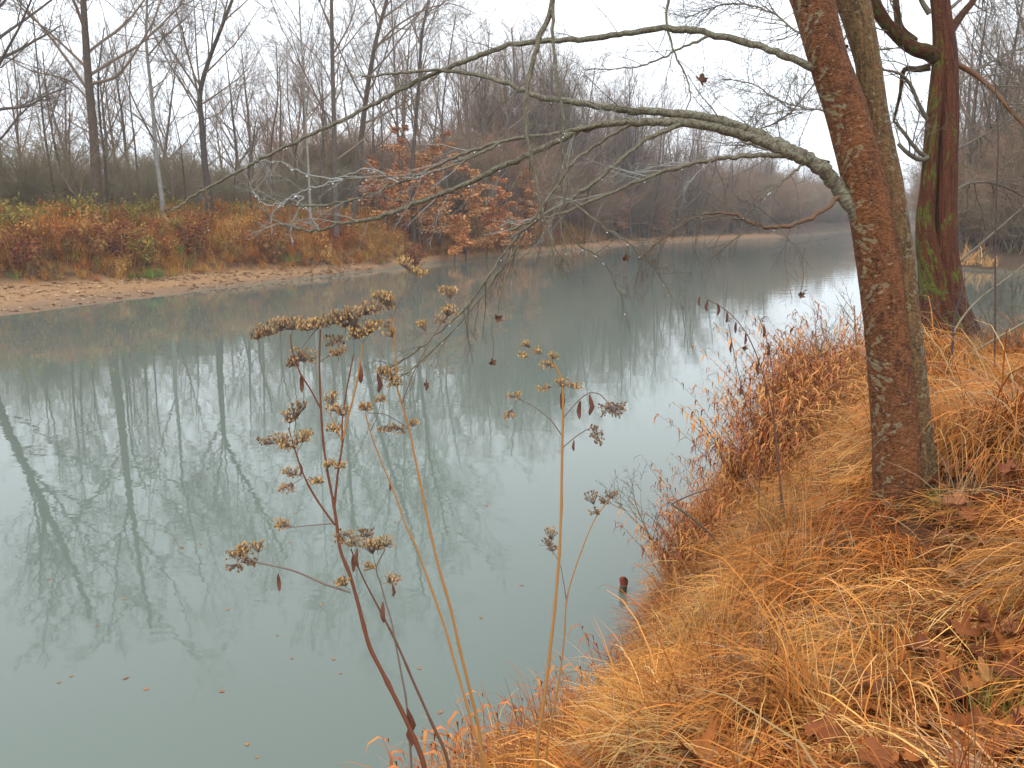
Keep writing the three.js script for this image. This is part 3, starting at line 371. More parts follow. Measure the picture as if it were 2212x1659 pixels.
const M1 = { left: new THREE.MeshPhysicalMaterial({ specularIntensity: 0.35, map: stemTex(1, [0.16, 0.062, 0.024], [0.055, 0.022, 0.01], [0.21, 0.075, 0.022], [0.22, 0.25, 0.12], 0.56), bumpMap: barkRelief, bumpScale: 0.012, roughness: 0.75 }),
  right: new THREE.MeshPhysicalMaterial({ specularIntensity: 0.35, map: stemTex(5, [0.14, 0.082, 0.034], [0.048, 0.028, 0.012], [0.17, 0.068, 0.022], [0.17, 0.165, 0.1], 0.9), bumpMap: barkRelief, bumpScale: 0.01, roughness: 0.75 }),
  limb: new THREE.MeshPhysicalMaterial({ specularIntensity: 0.35, map: limbTex, bumpMap: limbTex, bumpScale: 0.003, roughness: 0.7 }), twig: mat([0.13, 0.105, 0.075], 0.75), twigRed: mat([0.15, 0.085, 0.05], 0.75), twigGrey: mat([0.26, 0.25, 0.22], 0.7) };
const pxw = (w, d) => w / F * d / 2;                     // half width in metres of w photo pixels at depth d
const TW = { n: [5, 5, 4, 0], ratio: [0.4, 0.45, 0.5], ang: [0.7, 0.7, 0.7], seg: [4, 4, 3, 2], side: [4, 3, 3, 3], wob: [0.16, 0.2, 0.22, 0.2], trop: [-0.03, -0.05, -0.06, -0.05], start: [0.25, 0.2, 0.15], max: 3, rr: 0.5, rmin: 0.0011 };
const TWU = { ...TW, trop: [0.02, 0.03, 0.02, 0] };
const drops = [];
{
  const D = 3.6, r = rngOf(301), base = at(1960, 1090, D), gy = elev(base[0], base[2]); base[1] = gy - 0.15;
  const g = thing('forked_tree', base), rel = (q) => sub(q, base);
  tag(g, 'forked red brown trunk spotted with lichen, its long limbs arching over the river', 'tree');
  const bumpF = (s) => (a, l) => 0.06 * N3(Math.cos(a) * 1.2 + s, l * 1.4, Math.sin(a) * 1.2) + 0.03 * N3(Math.cos(a) * 4, l * 3 + s, Math.sin(a) * 4) + 0.05 * N3(Math.cos(a) * 9 + s, l * 5, Math.sin(a) * 9) + 0.03 * N3(Math.cos(a) * 16, l * 7 + s, Math.sin(a) * 16) + (l < 0.5 ? 0.22 * (0.5 - l) * 2 * Math.sin(a * 3 + s) : 0);
  const stem = (name, list, mtl, seed) => { const P = spline(list.map(([x, y, , dd]) => rel(at(x, y, D + (dd || 0)))), 200), W = list.map(([, , w, dd]) => pxw(w, D + (dd || 0))), b = new MB(); b.tube(P, (t) => { const f = t * (W.length - 1), k = Math.min(W.length - 2, Math.floor(f)); return lerp(W[k], W[k + 1], f - k); }, 56, { ref: [1, 0, 0], uv1: 4.2, bump: bumpF(seed) }); return mesh(name, b.geo(), mtl, g); };
  stem('trunk', [[1957, 1190, 150], [1945, 1060, 104], [1931, 900, 94], [1914, 700, 88], [1888, 500, 88], [1866, 390, 87], [1826, 235, 86], [1791, 135, 79], [1771, 60, 82], [1751, -20, 88], [1720, -110, 84], [1660, -280, 74], [1590, -480, 60]], M1.left, 1);
  stem('trunk', [[1988, 1190, 140, 0.03], [1981, 1060, 84, 0.03], [1965, 900, 80, 0.03], [1946, 700, 78, 0.02], [1922, 500, 80, 0.03], [1907, 390, 78, 0.03], [1889, 245, 56, 0.05], [1874, 130, 52, 0.08], [1853, 45, 62, 0.1], [1828, -50, 72, 0.14], [1810, -200, 66, 0.2], [1815, -420, 54, 0.3]], M1.right, 7);
  // limbs: [points (photo x, y, depth offset), start width px, end width px, twig count factor, up?]
  const limb = (name, list, w0, w1, tw, up, mtl = M1.limb, twm = M1.twig, hang = 1) => {
    const P = spline(list.map(([x, y, dd]) => rel(at(x, y, D + (dd || 0)))), list.length * 7).map((q, k) => k < 3 ? q : add(q, [0.012 * N3(k * 0.4, w0, 1), 0.014 * N3(k * 0.45, w0, 5), 0.012 * N3(k * 0.4, w0, 9)])), b = new MB(), d0 = D + (list[0][2] || 0), d1 = D + (list[list.length - 1][2] || 0), rad = (t) => lerp(pxw(w0, d0), pxw(w1, d1), Math.pow(t, 0.8));
    b.tube(P, rad, 9, { circ: 0.15, bump: (a, l) => 0.22 * N3(Math.cos(a) * 1.5, l * 12, Math.sin(a) * 1.5 + w0) + 0.12 * N3(Math.cos(a) * 3, l * 40, Math.sin(a) * 3) + 0.45 * Math.pow(Math.max(0, N3(l * 7, w0, 3)), 2), cap: true });
    const m = mesh(name, b.geo(), mtl, g);
    if (tw) { const bt = new MB(); let l = 0; for (let k = 1; k < P.length; k++) l += len3(sub(P[k], P[k - 1])); const O = { ...(up ? TWU : TW), n: [Math.round(tw * 1.9), 5, 4, 0] }; O.ratio = [0.3 * hang / Math.max(0.6, l), 0.5, 0.5]; O.ratio[0] *= 1; sprout(bt, P, (t) => Math.min(0.006, rad(t)), 0, l, r, O); mesh('twig', bt.geo(), twm, m).userData.kind = 'stuff'; }
    for (let k = 0; k < 7; k++) { const t = 0.25 + 0.75 * r(), [q] = pathAt(P, t); drops.push(add(add(q, base), [0, -rad(t) - 0.0025, 0])); }
    return m;
  };
  limb('limb', [[1762, 150], [1700, 122], [1640, 100, 0.05], [1530, 72, 0.1], [1440, 61, 0.15], [1340, 74, 0.2], [1270, 84, 0.25], [1190, 88, 0.3], [1100, 98, 0.35], [1010, 130, 0.4], [930, 162, 0.5], [860, 197, 0.55], [790, 233, 0.6], [730, 265, 0.65], [640, 305, 0.7], [560, 346, 0.75], [500, 378, 0.8], [445, 408, 0.8], [405, 432, 0.8], [372, 457, 0.8]], 17, 5, 7, false);
  limb('branch', [[445, 408, 0.8], [452, 440, 0.8], [458, 470, 0.82], [443, 510, 0.85]], 5, 3, 0, false, M1.twigRed);
  limb('branch', [[1530, 78, 0.1], [1470, 105, 0.05], [1400, 138, 0], [1340, 148, 0], [1260, 150, 0]], 6, 2, 3, false);
  limb('limb', [[1890, 520, 0.03], [1850, 462], [1812, 408], [1785, 372, -0.02], [1750, 346, -0.03], [1715, 328, -0.03], [1690, 314, -0.03], [1640, 292, 0], [1580, 268, 0], [1500, 250, 0.05], [1400, 241, 0.1], [1320, 234, 0.15], [1240, 220, 0.2], [1160, 208, 0.25], [1100, 182, 0.3], [1030, 162, 0.4], [950, 152, 0.45], [860, 158, 0.5], [780, 168, 0.5]], 38, 4, 9, true);
  limb('limb', [[1740, 348, -0.03], [1690, 325, -0.05], [1640, 303, -0.05], [1580, 284, -0.05], [1500, 268, -0.05], [1400, 263, 0], [1320, 266, 0.05], [1255, 280, 0.1], [1215, 300, 0.1], [1150, 330, 0.15], [1080, 362, 0.2], [1000, 400, 0.25], [910, 435, 0.3], [840, 462, 0.35], [780, 478, 0.4], [740, 482, 0.4], [690, 497, 0.4], [640, 494, 0.42], [590, 474, 0.45], [555, 440, 0.45]], 24, 4, 9, false, M1.limb, M1.twigGrey);
  limb('branch', [[1300, 268, 0.05], [1210, 287, 0.1], [1120, 298, 0.1], [1040, 318, 0.15], [960, 350, 0.2], [900, 380, 0.22], [860, 395, 0.25], [800, 420, 0.28], [720, 440, 0.3], [640, 445, 0.3], [560, 430, 0.3]], 9, 3, 7, false, M1.limb, M1.twigGrey);
  limb('branch', [[1080, 308, 0.12], [1030, 335, 0.1], [960, 365, 0.1], [890, 378, 0.1], [820, 383, 0.1], [740, 388, 0.1]], 6, 3, 4, false, M1.limb, M1.twigGrey);
  const pale = M1.twigGrey;
  limb('branch', [[742, 388, 0.1], [700, 398, 0.1], [642, 417, 0.1], [590, 445, 0.1], [542, 412, 0.1]], 4.5, 2, 2, false, pale, pale);
  limb('branch', [[640, 445, 0.3], [655, 425, 0.3], [616, 434, 0.3], [590, 460, 0.3], [586, 503, 0.3]], 4, 2, 0, false, pale);
  limb('branch', [[690, 497, 0.4], [655, 447, 0.4], [629, 490, 0.4], [633, 529, 0.4]], 4, 2, 0, false, pale);
  limb('branch', [[742, 388, 0.1], [664, 377, 0.1], [607, 351, 0.1], [560, 347, 0.1]], 4, 2, 2, false, pale, pale);
  limb('branch', [[860, 395, 0.25], [800, 365, 0.25], [740, 382, 0.25], [700, 400, 0.25]], 4, 2, 0, false, pale);
  limb('branch', [[1700, 336, -0.03], [1620, 336, -0.1], [1560, 342, -0.1], [1480, 357, -0.1], [1400, 383, -0.1], [1300, 425, -0.1], [1210, 462, -0.1], [1150, 476, -0.1], [1100, 498, -0.1]], 12, 5, 7, false, M1.limb, M1.twigGrey);
  limb('branch', [[1470, 268, -0.05], [1400, 300, -0.05], [1340, 345, -0.05], [1290, 390, -0.05], [1230, 430, -0.05], [1160, 475, -0.05], [1110, 520, -0.05], [1060, 590, -0.05], [1010, 660, -0.05], [950, 715, -0.05], [890, 765, -0.05], [840, 795, -0.05]], 11, 4, 9, false, M1.limb, M1.twig);
  limb('branch', [[1365, 266, 0.02], [1300, 305, 0.05], [1240, 350, 0.08], [1190, 420, 0.1], [1140, 490, 0.1], [1110, 545, 0.1], [1070, 600, 0.1], [1000, 690, 0.1], [920, 770, 0.1], [850, 830, 0.1]], 8, 3, 8, false, M1.limb, M1.twig);
  limb('branch', [[1690, -210, 0], [1500, -330, -0.3], [1300, -230, -0.4], [1200, -90, -0.45], [1192, 10, -0.45], [1160, 100, -0.45], [1141, 180, -0.45], [1134, 260, -0.45], [1150, 350, -0.45], [1166, 430, -0.45], [1190, 520, -0.45], [1200, 600, -0.45]], 16, 4, 5, false, M1.limb, M1.twig, 0.8);
  limb('branch', [[1194, 0, -0.45], [1195, 90, -0.47], [1206, 190, -0.48], [1218, 280, -0.48], [1212, 300, -0.48], [1225, 390, -0.48], [1210, 480, -0.46], [1230, 560, -0.46]], 8, 3, 4, false, M1.limb, M1.twig, 0.8);
  limb('branch', [[1828, 410], [1780, 452, -0.03], [1730, 480, -0.06], [1670, 491, -0.1], [1620, 480, -0.1], [1590, 465, -0.1], [1530, 462, -0.12], [1480, 478, -0.12], [1420, 525, -0.15], [1380, 560, -0.15]], 12, 3, 16, false, M1.twigRed, M1.twig, 1.2);
  limb('branch', [[1735, 352, -0.03], [1700, 385, -0.1], [1650, 425, -0.15], [1605, 470, -0.18]], 6, 3, 3, false, M1.limb, M1.twig);
  limb('branch', [[1240, 440, -0.1], [1290, 480, -0.12], [1350, 520, -0.15], [1420, 590, -0.15], [1450, 640, -0.15]], 6, 2, 6, false, M1.limb, M1.twig, 0.8);
  limb('branch', [[1200, 430, 0.1], [1240, 520, 0.1], [1300, 560, 0.1], [1340, 640, 0.1], [1355, 690, 0.1]], 5, 2, 4, false, M1.limb, M1.twig, 0.6);
  limb('branch', [[1600, -330, 0.6], [1480, -120, 0.8], [1440, 40, 0.9], [1460, 120, 0.9], [1490, 190, 0.9], [1480, 260, 0.9]], 9, 2, 6, false, M1.limb, M1.twig);
  limb('branch', [[1790, 350, 0.3], [1700, 330, 0.8], [1600, 300, 1.3], [1700, 250, 1.6], [1760, 180, 1.8]], 6, 3, 26, true, M1.twig, M1.twig, 1.6);
  limb('branch', [[1850, 250, 0.2], [1780, 240, 0.8], [1690, 220, 1.4], [1620, 180, 1.8], [1560, 170, 2]], 6, 2, 40, true, M1.twig, M1.twig, 1.6);
  limb('branch', [[1830, 100, 0.2], [1740, 80, 0.9], [1650, 20, 1.4], [1560, 10, 1.8], [1480, 40, 2]], 7, 2, 40, true, M1.twig, M1.twig, 1.6);
}
// ---------------------------------------------------------------- mossy twin trunk behind it
{
  const D = 8, r = rngOf(404), base = at(2042, 735, D); base[1] = elev(base[0], base[2]) - 0.2;
  const g = thing('mossy_tree', base), rel = (q) => sub(q, base); tag(g, 'twin stemmed tree with a moss covered flared base behind the forked trunk', 'tree');
  const mossTex = (seed, moss) => texture(256, 512, (u, v) => { const a = pn(u, v, 40, seed), b = pn(u, v, 12, seed + 2), c = pn(u, v * 0.2, 40, seed + 5); let q = mix3([0.12, 0.04, 0.018], [0.05, 0.019, 0.011], clamp(0.5 + c + a * 0.5, 0, 1)); return mix3(q, mix3([0.05, 0.055, 0.014], [0.11, 0.115, 0.02], clamp(0.5 + a, 0, 1)), clamp((b + a * 0.6 + moss) * 3, 0, 0.92)); });
  const red = new THREE.MeshPhysicalMaterial({ specularIntensity: 0.35, map: mossTex(3, -0.35), bumpMap: barkRelief, bumpScale: 0.015, roughness: 0.85 }), moss = new THREE.MeshPhysicalMaterial({ specularIntensity: 0.35, map: mossTex(9, -0.04), bumpMap: barkRelief, bumpScale: 0.02, roughness: 0.95 });
  const stem = (name, list, mtl, s) => { const P = spline(list.map(([x, y, , dd]) => rel(at(x, y, D + (dd || 0)))), 40), W = list.map(([, , w]) => pxw(w, D)), b = new MB(); b.tube(P, (t) => { const f = t * (W.length - 1), k = Math.min(W.length - 2, Math.floor(f)); return lerp(W[k], W[k + 1], f - k); }, 18, { ref: [1, 0, 0], uv1: 3, bump: (a, l) => 0.12 * N3(Math.cos(a) * 1.5 + s, l * 2.2, Math.sin(a) * 1.5) }); return mesh(name, b.geo(), mtl, g); };
  stem('trunk', [[2050, 800, 210], [2048, 725, 130], [2046, 660, 82], [2044, 600, 62], [2042, 540, 50], [2044, 460, 44], [2048, 340, 41], [2050, 240, 40], [2046, 120, 40], [2034, 20, 38], [2026, -80, 40], [2022, -220, 34]], red, 2);
  stem('mossy_stem', [[2033, 780, 170], [2028, 710, 120], [2022, 650, 78], [2012, 580, 54], [1999, 490, 38], [2004, 410, 33], [2010, 330, 31], [2016, 260, 30], [2024, 190, 32], [2030, 110, 28], [2024, 20, 24], [2010, -80, 20]], moss, 6);
  const limb = (list, w0, w1, mtl, tw, up) => { const P = spline(list.map(([x, y, dd]) => rel(at(x, y, D + (dd || 0)))), list.length * 4), rad = (t) => lerp(pxw(w0, D), pxw(w1, D), t), b = new MB(); b.tube(P, rad, 7, { bump: (a, l) => 0.2 * N3(Math.cos(a) * 1.5, l * 5, Math.sin(a) * 1.5) }); const m = mesh('limb', b.geo(), mtl, g); if (tw) { let l = 0; for (let k = 1; k < P.length; k++) l += len3(sub(P[k], P[k - 1])); const bt = new MB(), O = { ...(up ? TWU : TW), n: [tw, 6, 5, 0], ratio: [0.75 / Math.max(0.7, l), 0.5, 0.5], rmin: 0.0022 }; sprout(bt, P, (t) => Math.min(0.014, rad(t)), 0, l, r, O); mesh('twig', bt.geo(), M1.twig, m).userData.kind = 'stuff'; } return m; };
  limb([[2046, 150, 0.03], [2010, 116, -0.02], [1980, 108, -0.1], [1950, 88, -0.1], [1920, 58, -0.15], [1893, 15, -0.2], [1868, -50, -0.2]], 33, 24, moss, 6, true);
  limb([[2052, 70], [2075, 35, 0.1], [2100, 5, 0.2], [2130, -50, 0.3]], 20, 12, red, 5, true);
  limb([[2066, 138], [2105, 160, 0], [2145, 195, -0.1], [2180, 235, -0.2], [2225, 285, -0.3]], 12, 7, mat([0.15, 0.075, 0.036], 0.85), 14, false);
  limb([[2012, 335], [1990, 345, -0.1], [1960, 330, -0.2], [1940, 310, -0.2]], 11, 8, M1.twig, 3, false);
  limb([[2005, 340], [1985, 328, -0.1], [1955, 290, -0.15], [1935, 265, -0.2]], 10, 6, M1.twig, 3, true);
  limb([[2004, 260], [1985, 225, -0.05], [1968, 185, -0.1], [1945, 160, -0.15], [1905, 150, -0.2]], 9, 5, M1.twig, 6, true);
  limb([[2010, 145], [1980, 150, 0.05], [1955, 150, 0.1], [1945, 200, 0.1], [1930, 265, 0.1]], 16, 5, moss, 5, false);
  limb([[1975, 90], [1945, 60, 0.1], [1935, 0, 0.1], [1930, -60, 0.1]], 18, 12, moss, 6, true);
  limb([[2008, 30], [1990, 0, 0], [1975, -60, 0]], 12, 8, M1.twig, 4, true);
  limb([[2050, 200], [2110, 150, 0.6], [2170, 120, 1], [2240, 90, 1.4]], 8, 3, M1.twig, 24, true);
  limb([[2052, 330], [2110, 300, 0.6], [2170, 265, 1], [2240, 240, 1.4]], 7, 3, M1.twig, 24, true);
  limb([[2050, 420], [2100, 395, 0.5], [2160, 400, 0.8], [2240, 440, 1]], 7, 3, M1.twig, 20, false);
  limb([[2050, 20], [2120, -30, 0.6], [2190, -20, 1], [2260, 30, 1.4]], 8, 3, M1.twig, 26, false);
  limb([[2030, -20], [1960, -60, 0.5], [1900, -40, 0.9], [1840, 60, 1.3], [1790, 140, 1.5]], 8, 3, M1.twig, 26, false);
}

// ---------------------------------------------------------------- near bank: dry grass, fallen leaves, weeds
const leafGeo = (() => {                                 // broad five lobed dead leaf, size about 1 across
  const make = (seed, curl) => {
    const r = rngOf(seed), n = 50, b = new MB(true), lobes = [0, 0.95, -0.95, 1.95, -1.95], size = [1, 0.9, 0.88, 0.62, 0.6], out = [];
    for (let k = 0; k < n; k++) { const a = -Math.PI + 2 * Math.PI * k / n; let R = 0.27; lobes.forEach((l, q) => { const d = Math.abs(a - l); R = Math.max(R, size[q] * 0.56 * Math.pow(Math.max(0, 1 - d / 0.66), 0.55)); }); R *= 1 + 0.14 * Math.sin(k * 2.9 + seed) + 0.06 * (r() - 0.5); if (Math.abs(a) > 2.85) R = 0.12; out.push([a, R]); }
    const f1 = (r() - 0.5) * 2, f2 = r() * 6.28, zf = (x, y) => curl * (0.9 * (x * x + y * y) * Math.cos(2 * Math.atan2(y, x) + f2) + 0.5 * y * y * f1 + 0.35 * (x * x + y * y)) + 0.03 * Math.sin(x * 14 + f2) * Math.sin(y * 12) - 0.05 * Math.abs(Math.sin(Math.atan2(y, x) * 1.65)) * Math.hypot(x, y);
    const rings = [0.34, 0.7, 1]; const nrm = (x, y) => { const e = 0.02; return norm([-(zf(x + e, y) - zf(x - e, y)) / (2 * e), 1, -(zf(x, y + e) - zf(x, y - e)) / (2 * e)]); };
    const v = (x, y) => { const t = 0.85 + 0.3 * N3(x * 6 + seed, 1, y * 6); b.col = [t, t * (0.95 + 0.1 * N3(x * 9, seed, y * 9)), t]; return b.vert([x, zf(x, y), y], nrm(x, y), x, y); };
    const c = v(0, 0); let pv = null, f = null;
    const idx = rings.map((s) => out.map(([a, R]) => v(Math.cos(a) * R * s, Math.sin(a) * R * s)));
    for (let k = 0; k < n; k++) { const q = (k + 1) % n; b.i.push(c, idx[0][q], idx[0][k]); for (let s = 0; s < 2; s++) b.i.push(idx[s][k], idx[s][q], idx[s + 1][k], idx[s + 1][k], idx[s][q], idx[s + 1][q]); }
    b.col = [0.8, 0.7, 0.6]; b.tube([[-0.05, 0.0, 0], [-0.25, 0.03, 0.02], [-0.48, 0.02 + 0.06 * r(), 0.08 * (r() - 0.5)]], (t) => 0.013 - 0.006 * t, 4);
    return b.geo();
  };
  return [make(1, 0.7), make(2, 1.1), make(3, 1.4), make(4, 0.9), make(5, 1.6), make(6, 0.5)];
})();
const LEAFM = { rust: vmat(0.8, { color: lin(0.26, 0.083, 0.024) }), pink: vmat(0.8, { color: lin(0.34, 0.135, 0.055) }), dark: vmat(0.75, { color: lin(0.15, 0.043, 0.015) }), tan: vmat(0.8, { color: lin(0.4, 0.19, 0.06) }), orange: vmat(0.8, { color: lin(0.35, 0.12, 0.026) }), mauve: vmat(0.8, { color: lin(0.2, 0.08, 0.03) }) };
const flow = (x, z) => 2.4 * N3(x * 0.55 + 3, 11, z * 0.55) + 1.3 * N3(x * 1.4, 13, z * 1.4) + 2.4;   // the way the blades were laid
{
  const r = rngOf(500), arch = [0, 1, 2, 3].map((k) => tuftGeo(510 + k, 52, { az: 0, fan: 1.7, l0: 0.22, l1: 0.72, e0: 0.45, e1: 1.45, bend: 3.2, w: 0.1, width: 0.0048, seg: 7 })), flat = [0, 1, 2, 3].map((k) => tuftGeo(530 + k, 60, { az: 0, fan: 2.4, l0: 0.1, l1: 0.32, e0: -0.05, e1: 0.7, bend: 1.9, w: 0.2, width: 0.004, seg: 5, y0: 0.015 })), up = [0, 1].map((k) => tuftGeo(550 + k, 34, { l0: 0.2, l1: 0.5, e0: 0.9, e1: 1.5, bend: 1.0, w: 0.1, width: 0.0042, seg: 5 }));
  const A = [[], [], [], []], B = [[], [], [], []], U = [[], []];
  const shade = (x, z) => { const a = N3(x * 0.9, 40, z * 0.9), b = N3(x * 3, 41, z * 3); const base = a + 0.5 * b > 0.15 ? [0.51, 0.212, 0.044] : b > -0.12 ? [0.43, 0.152, 0.027] : [0.25, 0.073, 0.014]; const q = r(); return tint(q < 0.13 ? [0.6, 0.33, 0.105] : q < 0.21 ? [0.3, 0.19, 0.095] : base, r, 0.7); };
  const gaps = [[2120, 1130, 0.55], [2180, 1060, 0.4], [1490, 1475, 0.22], [1400, 1605, 0.22], [1900, 1625, 0.2], [2150, 1440, 0.3], [2060, 1520, 0.16], [1720, 1510, 0.16], [2000, 1400, 0.14], [2190, 1630, 0.2]].map(([x, y, q]) => [...groundHit(x, y), q]);
  for (let k = 0; k < 24000; k++) {
    const z = -0.4 - Math.pow(r(), 1.25) * 11, x = lerp(-1.6, 9, r()); if (Math.abs(x) > 1.6 + -z * 0.75) continue; const [y, kind, s] = land(x, z); if (kind !== 'n' || s < 0.1) continue;
    const d = Math.hypot(x - 1.85, z + 3.42); if (d < 0.2) continue;
    const f = -flow(x, z) + (r() - 0.5) * 3.0, sz = 0.8 + 0.5 * r(), clump = N3(x * 1.1 + 7, 50, z * 1.1);
    const gap = gaps.some((q) => Math.hypot(x - q[0], z - q[2]) < q[4] * (0.7 + 0.6 * r())), bare = gap || (N3(x * 0.8 - 4, 60, z * 0.8) > 0.28 && s > 1.4); if (gap && r() < 0.6) continue;
    const hole = N3(x * 3.4, 80, z * 3.4) + 0.4 * N3(x * 8, 81, z * 8) < -0.16; if (!hole || r() < 0.3) B[k & 3].push([x, y + 0.005, z, f, sz, shade(x, z), (r() - 0.5) * 0.2, (r() - 0.5) * 0.2]);
    if (!bare && r() < 0.34 + clump * 1.4 - (hole ? 0.25 : 0)) A[(k >> 2) & 3].push([x, y, z, f, (0.55 + 0.5 * r()) * (s < 1.2 ? 0.8 : 1) * (0.9 + clump * 0.9), shade(x, z), (r() - 0.5) * 0.25, (r() - 0.5) * 0.25]);
    if (r() < (s < 1.1 ? 0.3 : 0.04)) U[k & 1].push([x, y, z, r() * 6.28, 0.55 + 0.5 * r(), shade(x, z)]);
  }
  const g = thing('near_grass'); tag(g, 'tangled straw coloured dry grass covering the near bank', 'grass', null, 'stuff'); const gm = vmat(0.7);
  A.forEach((L, k) => instanced('arching_grass', arch[k], gm, L, g).userData.kind = 'stuff'); B.forEach((L, k) => instanced('flattened_grass', flat[k], gm, L, g).userData.kind = 'stuff'); U.forEach((L, k) => instanced('upright_grass', up[k], gm, L, g).userData.kind = 'stuff');
  const green = []; for (const [px, py] of [[2160, 1610], [2185, 1590], [1560, 1350], [1385, 1485], [2020, 1105], [1690, 1175], [2200, 1370]]) { const h = groundHit(px, py); for (let k = 0; k < 1; k++) green.push([h[0] + (r() - 0.5) * 0.12, h[1] + 0.02, h[2] + (r() - 0.5) * 0.12, r() * 6, 0.3 + 0.2 * r(), tint([0.24, 0.27, 0.05], r)]); }
  tag(instanced('green_grass', up[0], gm, green), 'few fresh green blades among the dry grass', 'grass', null, 'stuff');
  // leaves one can pick out: photo spot, size, kind, lift
  const leaf = (px, py, size, m, label, group, lift = 0.09, tx = 0, tz = 0) => { const h = groundHit(px, py, lift); if (!h) return; const l = mesh('fallen_leaf', leafGeo[Math.floor(r() * 6)], LEAFM[m]); l.position.set(h[0], h[1] + lift, h[2]); l.rotation.set(tx + (r() - 0.5) * 0.7, r() * 6.28, tz + (r() - 0.5) * 0.7); l.scale.setScalar(size); tag(l, label, 'leaf', group); };
  const key = [[1385, 1600, 0.15, 'pink', 'large pinkish brown lobed leaf lying flat in the straw beside a darker one'], [1330, 1605, 0.12, 'dark', 'dark maroon leaf tucked beside the large pinkish one'], [1460, 1600, 0.13, 'rust', 'rusty leaf overlapping the large pinkish one'], [1500, 1625, 0.15, 'orange', 'orange brown leaf standing on edge by the pinkish leaf group'], [1485, 1455, 0.13, 'pink', 'dusty pink leaf above the bank edge with a folded lobe'], [1430, 1470, 0.14, 'rust', 'wet rusty leaf beside the dusty pink one'], [1545, 1490, 0.12, 'pink', 'pale pink leaf half under grass blades'], [1650, 1440, 0.13, 'orange', 'orange leaf folded upright among the blades'], [1720, 1500, 0.12, 'mauve', 'greyish wet leaf sunk in the straw'], [1620, 1520, 0.11, 'mauve', 'small umber leaf in a gap of the straw'], [1890, 1625, 0.13, 'rust', 'curled red brown leaf curling up out of the grass'], [1960, 1640, 0.12, 'orange', 'orange brown leaf below the curled red brown one'], [2070, 1510, 0.12, 'dark', 'dark lobed leaf with upturned points'], [2150, 1350, 0.17, 'pink', 'big plain pink leaf resting on arched grass'], [2185, 1400, 0.16, 'orange', 'orange leaf under the big plain pink one'], [2000, 1400, 0.14, 'dark', 'dark leaf standing in a hollow of the grass'], [1900, 1465, 0.13, 'mauve', 'dull umber leaf lying flat'], [2180, 1450, 0.16, 'dark', 'maroon leaf beside the orange one at the hollow'], [1770, 1580, 0.13, 'rust', 'curled rusty leaf between grass stems'], [2060, 1090, 0.14, 'pink', 'pink leaf at the foot of the forked trunk'], [2090, 1110, 0.13, 'rust', 'red brown leaf beside the pink one at the trunk foot'], [2110, 1080, 0.12, 'pink', 'pale leaf in the leaf heap right of the forked trunk']];
  for (const [px, py, s, m, label] of key) leaf(px, py, s, m, label, 'dead leaves on the near bank');
  const kinds = [['rust', 'rust coloured'], ['pink', 'pinkish brown'], ['dark', 'dark maroon'], ['tan', 'tan'], ['orange', 'orange brown'], ['mauve', 'dull umber']];
  for (let k = 0; k < 140; k++) { const right = r() < 0.62, px = right ? lerp(2010, 2230, r()) : lerp(1250, 2212, r()), py = right ? lerp(830, 1660, r()) : lerp(1280, 1670, r()); if (!right && px < 1250 + (1660 - py) * 0.45) continue; const [m, w] = kinds[Math.floor(Math.pow(r(), 1.3) * 6)]; leaf(px, py, 0.06 + 0.085 * r(), m, `${w} dead leaf scattered in the dry grass of the near bank`, `${w} dead leaves scattered on the near bank`, 0.03 + 0.06 * r(), (r() - 0.5) * 0.8, (r() - 0.5) * 0.8); }
  const L = leafGeo.map(() => []); for (let k = 0; k < 1500; k++) { const x = lerp(0.2, 9, r()), z = -0.5 - r() * 9; if (sdist(NEAR, x, z) < 1.2) continue; if (N3(x * 0.9, 70, z * 0.9) < -0.05 && r() < 0.75) continue; const c = [[0.27, 0.085, 0.038], [0.38, 0.16, 0.1], [0.12, 0.032, 0.017], [0.42, 0.14, 0.04]][Math.floor(r() * 4)]; L[k % 6].push([x, elev(x, z) + 0.01 + 0.06 * r(), z, r() * 6.28, 0.06 + 0.07 * r(), c, (r() - 0.5), (r() - 0.5)]); }
  const g3 = thing('leaf_litter'); L.forEach((q, k) => instanced('litter_leaf', leafGeo[k], vmat(0.5), q, g3).userData.kind = 'stuff'); tag(g3, 'small dead leaves sunk between the grass of the near bank', 'leaf litter', null, 'stuff');
}
